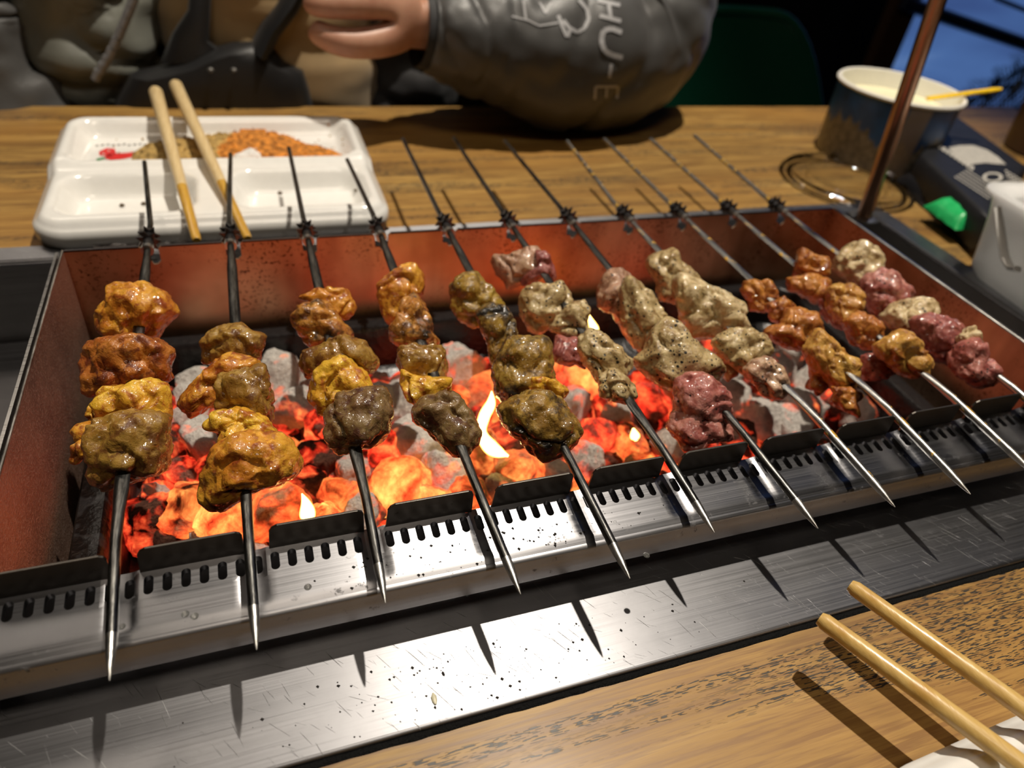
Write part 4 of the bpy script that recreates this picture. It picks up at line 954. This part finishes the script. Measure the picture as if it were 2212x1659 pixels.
# room ends at the window wall: right wall is glazed from low level
wy0 = aty(1935, 100, 30.0)
struct(MB().box((wy0.x, 30.0, FL), (52, 30.2, 50)).build('window_1', pane_mat(), origin=(wy0.x, 30, FL)))
MB_ = MB().box((wy0.x-1.6, 29.6, FL), (wy0.x, 30.3, 50)); struct(MB_.build('trim_1', M_frame, origin=(wy0.x, 30, FL)))
a, b = aty(1950, 5, 29.5), aty(2212, 95, 29.5)
struct(MB().tube([a, b, b+(b-a)], .36, 8).build('trim_2', simple('navy_window_bar', (.004, .007, .02), .5), origin=tuple(a)))
a, b = aty(2150, -4, 29.2), aty(2260, 40, 29.2)
struct(MB().tube([a, b, b+(b-a)*2], .12, 8).build('trim_3', bpy.data.materials['navy_window_bar'], origin=tuple(a)))
struct(MB().box((52, -34, FL), (53, 46, 50)).build('wall_right', M_paint, origin=(52, 0, FL)))
pl = thing('spiky_plant', 'dark feathery palm frond plant in front of the blue window', 'plant', (aty(2300, 250, 24).x, 24, FL))
M_leaf = simple('dark_green_leaf', (.006, .012, .010), .5)
for (s0, s1, up) in [((2330, 165), (2050, 232), .7), ((2330, 95), (2120, 200), .5), ((2300, 250), (2040, 235), .4)]:
    A, B = aty(*s0, 24.0), aty(*s1, 24.0); mb = MB(); n = 34; pts = [A.lerp(B, q/n)+Vector((0, 0, .6*math.sin(math.pi*q/n)*up)) for q in range(n+1)]
    mb.tube(pts, [.13-.1*q/n for q in range(n+1)], 6)
    for q in range(3, n):
        for sg in (1, -1):
            p = pts[q]; d = (B-A).normalized(); nn = Vector((0, 0, 1))*sg; L_ = (2.6-1.6*q/n)*(1 if sg > 0 else .75)
            tipp = p+d*L_*.75+nn*L_*.75+Vector((0, .3*math.sin(q), -.25*L_*.3)); midp = p.lerp(tipp, .5)+nn*.18
            mb.tube([p, midp, tipp], [.05, .055, .01], 4, [.02, .02, .01])
    mb.build('frond', M_leaf, pl)
tp = Vector((aty(2300, 250, 24).x, 24, FL))
MB().lathe([(0, 0), (2.4, 0), (2.9, 5.5), (2.6, 5.5), (2.3, 4.8), (0, 4.8)], tuple(tp), 32).build('pot', M_paint, pl)
MB().tube([tp+Vector((0, 0, 4.6)), tp+Vector((.3, 0, 11)), aty(2330, 165, 24.0)], [.5, .35, .25], 10).build('stem', M_leaf, pl)
# ------------------------------------------------------------------ person
M_skin = None
t = NT('skin'); n1 = t.noise(t.co(), 60, 3); t.set(Base_Color=t.ramp(n1, [(.3, (.42, .20, .13)), (.7, (.55, .30, .20))]), Roughness=.45, Subsurface_Weight=.2, Subsurface_Radius=(1, .3, .15), Subsurface_Scale=.006); M_skin = t.m
def cloth(name, c, rough=.6, sheen=.2, bs=14): 
    t = NT(name); n = t.noise(t.co(), bs, 4, .6); f = t.noise(t.co(), 900, 2); t.set(Base_Color=t.ramp(n, [(.3, tuple(x*.75 for x in c)), (.7, c)]), Roughness=rough, Sheen_Weight=sheen, Normal=t.bump(f, .0004, .5)); return t.m
M_jack = cloth('charcoal_grey_nylon', (.075, .074, .073), .42, .05); M_jackl = cloth('lit_grey_green_nylon', (.17, .175, .15), .45, .05); M_sweat = cloth('beige_knit', (.42, .29, .14), .9, .3); M_blackc = cloth('black_cloth', (.016, .016, .018), .7, .1)  # jacket front gets a lighter nylon so that it looks lit
per = thing('person', 'seated person in grey puffer jacket and beige sweater, left elbow on the table', 'person', (2.3, 15, FL))
WR = Vector((4.75, 11.35, 1.35)); EL = Vector((10.5, 12.6, 1.0)); SH = Vector((6.6, 16.2, 6.6))
J = {'pelvis': (2.3, 16.2, -6.2), 'waist': (2.3, 16.4, -2.4), 'chest': (2.3, 16.6, 2.6), 'neckb': (2.3, 16.5, 6.9), 'neck': (2.3, 16.2, 8.4), 'head0': (2.3, 15.8, 9.9), 'head1': (2.3, 15.6, 12.2), 'crown': (2.3, 15.9, 13.6),
     'shL': tuple(SH), 'elL': tuple(EL), 'upL': (9.7, 14.5, 4.6), 'wrL': tuple(WR), 'shR': (-2.0, 16.2, 6.6), 'elR': (-4.4, 14.7, .3), 'wrR': (-1.5, 14.3, -3.5), 'hdR': (0.0, 13.9, -4.2),
     'hipL': (4.3, 16.0, -6.6), 'knL': (4.8, 7.8, -6.2), 'anL': (4.9, 8.0, FL+1.6), 'toL': (4.9, 5.6, FL+.8), 'hipR': (.3, 16.0, -6.6), 'knR': (-.2, 7.8, -6.2), 'anR': (-.3, 8.0, FL+1.6), 'toR': (-.3, 5.6, FL+.8)}
RD = dict(pelvis=2.7, waist=2.2, chest=2.4, neckb=1.3, neck=1.05, head0=1.5, head1=1.95, crown=1.4, shL=1.0, elL=.8, upL=.8, wrL=.62, shR=1.0, elR=.95, wrR=.6, hdR=.8, hipL=1.9, knL=1.3, anL=.85, toL=.8, hipR=1.9, knR=1.3, anR=.85, toR=.8)
ED = [('pelvis','waist'),('waist','chest'),('chest','neckb'),('neckb','neck'),('neck','head0'),('head0','head1'),('head1','crown'),('neckb','shL'),('shL','upL'),('upL','elL'),('elL','wrL'),('neckb','shR'),('shR','elR'),('elR','wrR'),('wrR','hdR'),
      ('pelvis','hipL'),('hipL','knL'),('knL','anL'),('anL','toL'),('pelvis','hipR'),('hipR','knR'),('knR','anR'),('anR','toR')]
# left hand: fingers point towards -x, curled round the pale object; pixel guides at the hand's depth
hp = lambda x, y, Y=11.3: tuple(aty(x, y, Y))
J['palm'] = hp(868, 38, 11.3); RD['palm'] = .62; ED.append(('wrL', 'palm'))
FG = {'thumb': [(858, 78, 11.0, .36), (808, 92, 10.75, .33), (745, 96, 10.7, .30), (694, 76, 10.8, .26), (668, 56, 10.9, .2)],
      'index': [(845, 8, 11.0, .33), (780, 8, 10.8, .30), (700, 10, 10.8, .27), (650, 4, 10.9, .22)],
      'middle': [(850, -18, 11.3, .33), (790, -30, 11.1, .30), (705, -22, 11.1, .27), (655, -14, 11.2, .22)],
      'ring': [(850, -40, 11.6, .31), (795, -58, 11.5, .28), (715, -52, 11.5, .26), (670, -40, 11.5, .2)],
      'little': [(855, -60, 11.9, .27), (808, -84, 11.8, .25), (745, -80, 11.8, .22), (705, -66, 11.8, .17)]}
for fn, pts in FG.items():
    prev = 'palm'
    for i, (x, y, Y, r_) in enumerate(pts):
        J[fn+str(i)] = hp(x, y, Y); RD[fn+str(i)] = r_; ED.append((prev, fn+str(i))); prev = fn+str(i)
names = list(J); o3 = Vector(per['_w'])
me = bpy.data.meshes.new('body'); me.from_pydata([tuple(W(J[k])-o3) for k in names], [(names.index(a), names.index(b)) for a, b in ED], [])
me.materials.append(M_skin); bo = bpy.data.objects.new('body', me); col.objects.link(bo); bo.parent = per
sk_ = bo.modifiers.new('skin', 'SKIN'); sk_.use_smooth_shade = True
for i, k in enumerate(names):
    d = me.skin_vertices[0].data[i]; d.radius = (RD[k]*S, RD[k]*S); d.use_root = (k == 'pelvis')
ss = bo.modifiers.new('subsurf', 'SUBSURF'); ss.levels = 2; ss.render_levels = 2
# face and hair (out of the picture above)
hc = Vector(J['head1'])
for sx in (-.75, .75): MB().lathe([(0, .2), (.17, .1), (.2, 0), (.12, -.15)], (hc.x+sx, hc.y-1.75, hc.z+.1), 12).build('eye', simple('eye_white_%d' % (sx > 0), (.7, .7, .68), .2), per)
MB().tube([hc+Vector((0, -1.9, .2)), hc+Vector((0, -2.25, -.55)), hc+Vector((0, -1.9, -.75))], [.18, .33, .2], 10).build('nose', M_skin, per)
MB().tube([hc+Vector((-.6, -1.7, -1.35)), hc+Vector((0, -1.92, -1.4)), hc+Vector((.6, -1.7, -1.35))], [.06, .15, .06], 8).build('mouth', simple('lips', (.35, .10, .09), .4), per)
hair = MB(); vs_, fs_ = ico(4); hair.add([(hc.x+v.x*2.25, hc.y+.45+v.y*2.2, hc.z+.95+v.z*2.15+.1*noise.noise(v*6)) for v in vs_], fs_); hair.build('hair', M_blackc, per)
# lofted cloth tubes with folds
def sleeve_fn(P, Rr, fold, seed, clamp=False):
    P = [Vector(p) for p in P]; n = len(P)-1
    def at(s_, th_):
        f = max(0, min(.9999, s_))*n; i = int(f); q = f-i
        p0, p1, p2, p3 = P[max(i-1, 0)], P[i], P[i+1], P[min(i+2, n)]
        c = .5*((2*p1)+(p2-p0)*q+(2*p0-5*p1+4*p2-p3)*q*q+(3*p1-3*p2+p3-p0)*q**3)
        tn = (.5*((p2-p0)+2*(2*p0-5*p1+4*p2-p3)*q+3*(3*p1-3*p2+p3-p0)*q*q)).normalized()
        up = Vector((0, 0, 1)); a_ = tn.cross(up)
        a_ = a_.normalized() if a_.length > .2 else Vector((0, -1, 0)); b_ = a_.cross(tn).normalized()
        r_ = lerp(Rr[i], Rr[i+1], q)
        nn = a_*math.cos(th_)+b_*math.sin(th_)
        w_ = noise.fractal(Vector((s_*9+seed, math.cos(th_)*1.2, math.sin(th_)*1.2)), .8, 2, 3)
        w2 = abs(noise.noise(Vector((s_*11+seed, math.cos(th_)*.6+s_*4, math.sin(th_)*.6))))
        pt = c+nn*(r_*(1+fold*w_-fold*1.5*(1-min(1, w2*2.5))**2))
        if clamp and pt.z < TZ+.03: pt.z = TZ+.03
        return pt
    return at
def loft(fn, ns, nt, name, mat, par, s0=0, s1=1, cap=False):
    mb = MB(); vs = [fn(lerp(s0, s1, i/ns), 2*math.pi*j/nt) for i in range(ns+1) for j in range(nt)]
    f_ = [(i*nt+j, i*nt+(j+1) % nt, (i+1)*nt+(j+1) % nt, (i+1)*nt+j) for i in range(ns) for j in range(nt)]
    if cap: f_ += [tuple(range(nt))[::-1], tuple(ns*nt+j for j in range(nt))]
    mb.add(vs, f_); return mb.build(name, mat, par, sharp=180)
SL = sleeve_fn([(5.1, 11.4, 1.15), (6.4, 11.5, 1.0), (8.2, 11.7, .75), (10.2, 12.3, .75), (11.0, 13.2, 2.4), (9.6, 14.8, 5.0), (7.2, 16.0, 7.2)], [.82, 1.3, 1.7, 1.85, 1.65, 1.75, 1.9], .055, 1.5, True)
jk = loft(SL, 150, 96, 'jacket_sleeve', M_jack, per)
cf = sleeve_fn([(4.95, 11.38, 1.17), (5.25, 11.4, 1.13)], [.74, .80], .02, 5)
loft(cf, 6, 48, 'cuff', M_blackc, per)
SR = sleeve_fn([(-1.6, 15.6, 7.4), (-3.8, 15.2, 3.6), (-4.6, 14.6, .2), (-3.0, 14.2, -2.6), (-1.2, 14.2, -3.8)], [1.9, 2.1, 2.0, 1.6, 1.1], .14, 8.1)
loft(SR, 110, 72, 'jacket_sleeve', M_jack, per)
def panel(P, Rr, seed, name, mat, fold=.1, ns=90, nt=64): return loft(sleeve_fn(P, Rr, fold, seed), ns, nt, name, mat, per, cap=True)
panel([(2.2, 16.3, -6.5), (2.3, 16.1, -2), (2.3, 16.2, 2), (2.3, 16.2, 7.9)], [3.0, 2.7, 2.9, 1.6], 3.3, 'sweater', M_sweat, .03)
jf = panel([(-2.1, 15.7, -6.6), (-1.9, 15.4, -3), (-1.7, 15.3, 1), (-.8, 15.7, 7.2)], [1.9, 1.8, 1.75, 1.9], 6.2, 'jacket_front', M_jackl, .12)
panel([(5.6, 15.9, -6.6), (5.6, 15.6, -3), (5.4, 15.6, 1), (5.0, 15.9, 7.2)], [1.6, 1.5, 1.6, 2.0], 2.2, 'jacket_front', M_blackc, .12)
panel([(2.3, 17.6, -6.6), (2.3, 17.9, -1), (2.3, 17.9, 3), (2.3, 17.2, 7.5)], [3.2, 3.2, 3.3, 2.6], 4.4, 'jacket_back', M_jack, .08)
panel([(-2.9, 16.3, 6.7), (-.6, 16.5, 7.5), (2.3, 16.9, 7.7), (5.2, 16.5, 7.5), (7.3, 16.3, 6.9)], [1.8, 1.9, 1.75, 1.9, 1.9], 7.7, 'jacket_yoke', M_jack, .08)
for sx in (0.25, 4.55): panel([(sx+.0, 16.0, -6.6), (sx-.1, 12, -6.4), (sx-.2, 8.2, -6.2), (sx-.2, 8.1, -11), (sx-.2, 8.2, FL+1.5)], [2.1, 1.95, 1.6, 1.4, 1.2], 5+sx, 'trouser_leg', M_blackc, .06, 50, 40)
# zip with pale teeth along the open left front
zp = [aty(292, -10, 13.3), aty(268, 50, 13.3), aty(240, 110, 13.3), aty(215, 150, 13.3)]
MB().tube(zp, .16, 8, [.05]*4).build('zip_tape', M_blackc, jf)
mb = MB()
for j in range(9):
    q = j/8*3; i = min(2, int(q)); p = zp[i].lerp(zp[i+1], q-i)+Vector((0, -.08, 0)); mb.tube([p, p+(zp[1]-zp[0]).normalized()*.22], [.09, .09], 8)
mb.build('zip_lettering', simple('grey_reflective', (.20, .20, .21), .4), bpy.data.objects['zip_tape'])
# printed lettering and outline drawing on the sleeve
M_slp = simple('pale_grey_print', (.40, .40, .41), .55)
def solve_sleeve(px, py):
    """sleeve parameters whose surface point is seen at this place"""
    best = None; d = ray(px, py)
    for i in range(61):
        for j in range(48):
            s_, th_ = i/60*.72, 2*math.pi*j/48; p = SL(s_, th_); v = p-CAM; dist = (v-d*v.dot(d)).length
            sc2 = dist+v.length*.08
            if best is None or sc2 < best[0]: best = (sc2, s_, th_)
    return best[1], best[2]
def on_sleeve(px, py):
    # march the sight line to the cloth (first hit on the mesh)
    o = W(CAM)-Vector(jk['_w']); hit, loc, nr, _ = jk.ray_cast(o, ray(px, py)) if jk.data else (False, None, None, None)
    return (loc+nr*(.02*S)) if hit else None
bpy.context.view_layer.update()
def print_poly(polys, name):
    m = bmesh.new()
    for poly in polys:
        ps = [on_sleeve(*q) for q in poly]
        if any(p is None for p in ps): continue
        try: m.faces.new([m.verts.new(p) for p in ps])
        except Exception: pass
    bmesh.ops.recalc_face_normals(m, faces=m.faces)
    me = bpy.data.meshes.new(name); m.to_mesh(me); m.free(); me.materials.append(M_slp)
    o = bpy.data.objects.new(name, me); col.objects.link(o); o.parent = jk
def stroke(pts, wd):
    out = []
    for (x0, y0), (x1, y1) in zip(pts, pts[1:]):
        n = max(1, int(math.hypot(x1-x0, y1-y0)/7)); L_ = math.hypot(x1-x0, y1-y0); nx_, ny_ = -(y1-y0)/L_*wd/2, (x1-x0)/L_*wd/2
        for k in range(n):
            a0, a1 = k/n, (k+1)/n; p, q = (lerp(x0, x1, a0), lerp(y0, y1, a0)), (lerp(x0, x1, a1), lerp(y0, y1, a1))
            out.append([(p[0]+nx_, p[1]+ny_), (q[0]+nx_, q[1]+ny_), (q[0]-nx_, q[1]-ny_), (p[0]-nx_, p[1]-ny_)])
    return out
# letters run down the sleeve, turned a quarter: H, U, -, E
print_poly(stroke([(1292, 2), (1338, 12)], 9)+stroke([(1295, 34), (1340, 46)], 9)+stroke([(1314, 8), (1318, 38)], 8), 'letter_h')
print_poly(stroke([(1342, 70), (1320, 62), (1304, 66), (1299, 80), (1300, 96), (1306, 110), (1322, 118), (1344, 124)], 11), 'letter_u')
print_poly(stroke([(1320, 138), (1315, 168)], 7), 'hyphen')
print_poly(stroke([(1286, 186), (1334, 186)], 6)+stroke([(1286, 186), (1284, 214)], 6)+stroke([(1310, 186), (1308, 210)], 5)+stroke([(1334, 186), (1332, 212)], 6), 'letter_e')
print_poly(stroke([(1250, 0), (1266, 20), (1272, 42), (1262, 62), (1246, 70), (1228, 60), (1216, 44)], 8)+stroke([(1205, 34), (1216, 62), (1224, 80), (1232, 62)], 8)+stroke([(1105, 36), (1140, 44), (1165, 56), (1205, 50)], 4)+stroke([(1130, 0), (1136, 42)], 5)+stroke([(1165, 6), (1178, 30), (1190, 8)], 5), 'outline_drawing')
# pale object in the hand
a, b = aty(690, 24, 11.0), aty(735, 24, 11.0); c = aty(712, 16, 11.0)
ph = MB(); ph.prism([(a.x-.05, c.z-.08), (b.x+.1, c.z-.1), (b.x+.12, c.z+.12), (a.x-.05, c.z+.1)], 10.85, 12.3, 'y')
tag(ph.build('paper_napkin', simple('pale_paper', (.55, .56, .60), .5), origin=tuple(c), bevel=.03), 'pale folded paper held between the thumb and fingers of the seated person', 'napkin')
# black bag in front of the sweater
bg = thing('black_bag', 'soft black bag with straps worn on the front of the seated person', 'bag', (2.5, 13.5, -3.5))
Yb = 13.45
def flat_bag(pts, name, y0, thick, mat=M_blackc):
    P3 = [aty(x, y, y0) for x, y in pts]; c = sum(P3, Vector())/len(P3); rows = []
    for s_, dy in [(1, 0), (.985, -.14*thick), (.93, -.32*thick), (.8, -.45*thick), (.5, -.5*thick), (.15, -.52*thick)]: rows.append([c+(p-c)*s_+Vector((0, dy, 0)) for p in P3])
    back = [[c+(p-c)*s_+Vector((0, dy, 0)) for p in P3] for s_, dy in [(.93, .3*thick), (.5, .4*thick)]]
    n = len(P3); rr2 = back[::-1]+rows; m = MB()
    m.add([v for r_ in rr2 for v in r_], [(j*n+i, j*n+(i+1) % n, (j+1)*n+(i+1) % n, (j+1)*n+i) for j in range(len(rr2)-1) for i in range(n)]+[tuple(range(n))[::-1], tuple((len(rr2)-1)*n+i for i in range(n))])
    return m.build(name, mat, bg)
M_bag = cloth('black_bag_nylon', (.008, .008, .009), .45, .05)
flat_bag([(235, 300), (250, 210), (280, 160), (330, 150), (400, 132), (450, 108), (500, 92), (550, 88), (590, 100), (615, 130), (655, 150), (668, 190), (690, 300)], 'bag_body', Yb, 1.0, M_bag)
MB().tube([aty(425, 130, Yb), aty(412, 80, Yb), aty(430, 30, Yb), aty(436, -60, Yb+.3)], [.75, .36, .22, .2], 12, [.2]*4).build('strap', M_bag, bg)
MB().tube([aty(560, 110, Yb), aty(585, 60, Yb), aty(620, 15, Yb), aty(660, -60, Yb+.3)], [.6, .5, .5, .5], 12, [.22]*4).build('strap', M_bag, bg)
for x in (455, 505):
    p = aty(x, 152, Yb-.62); MB().lathe([(0, .06), (.06, .03), (.07, 0), (0, -.06)], tuple(p), 10).build('rivet', M_tip, bg)
# tidy helper properties
for o in bpy.data.objects:
    if '_w' in o: del o['_w']
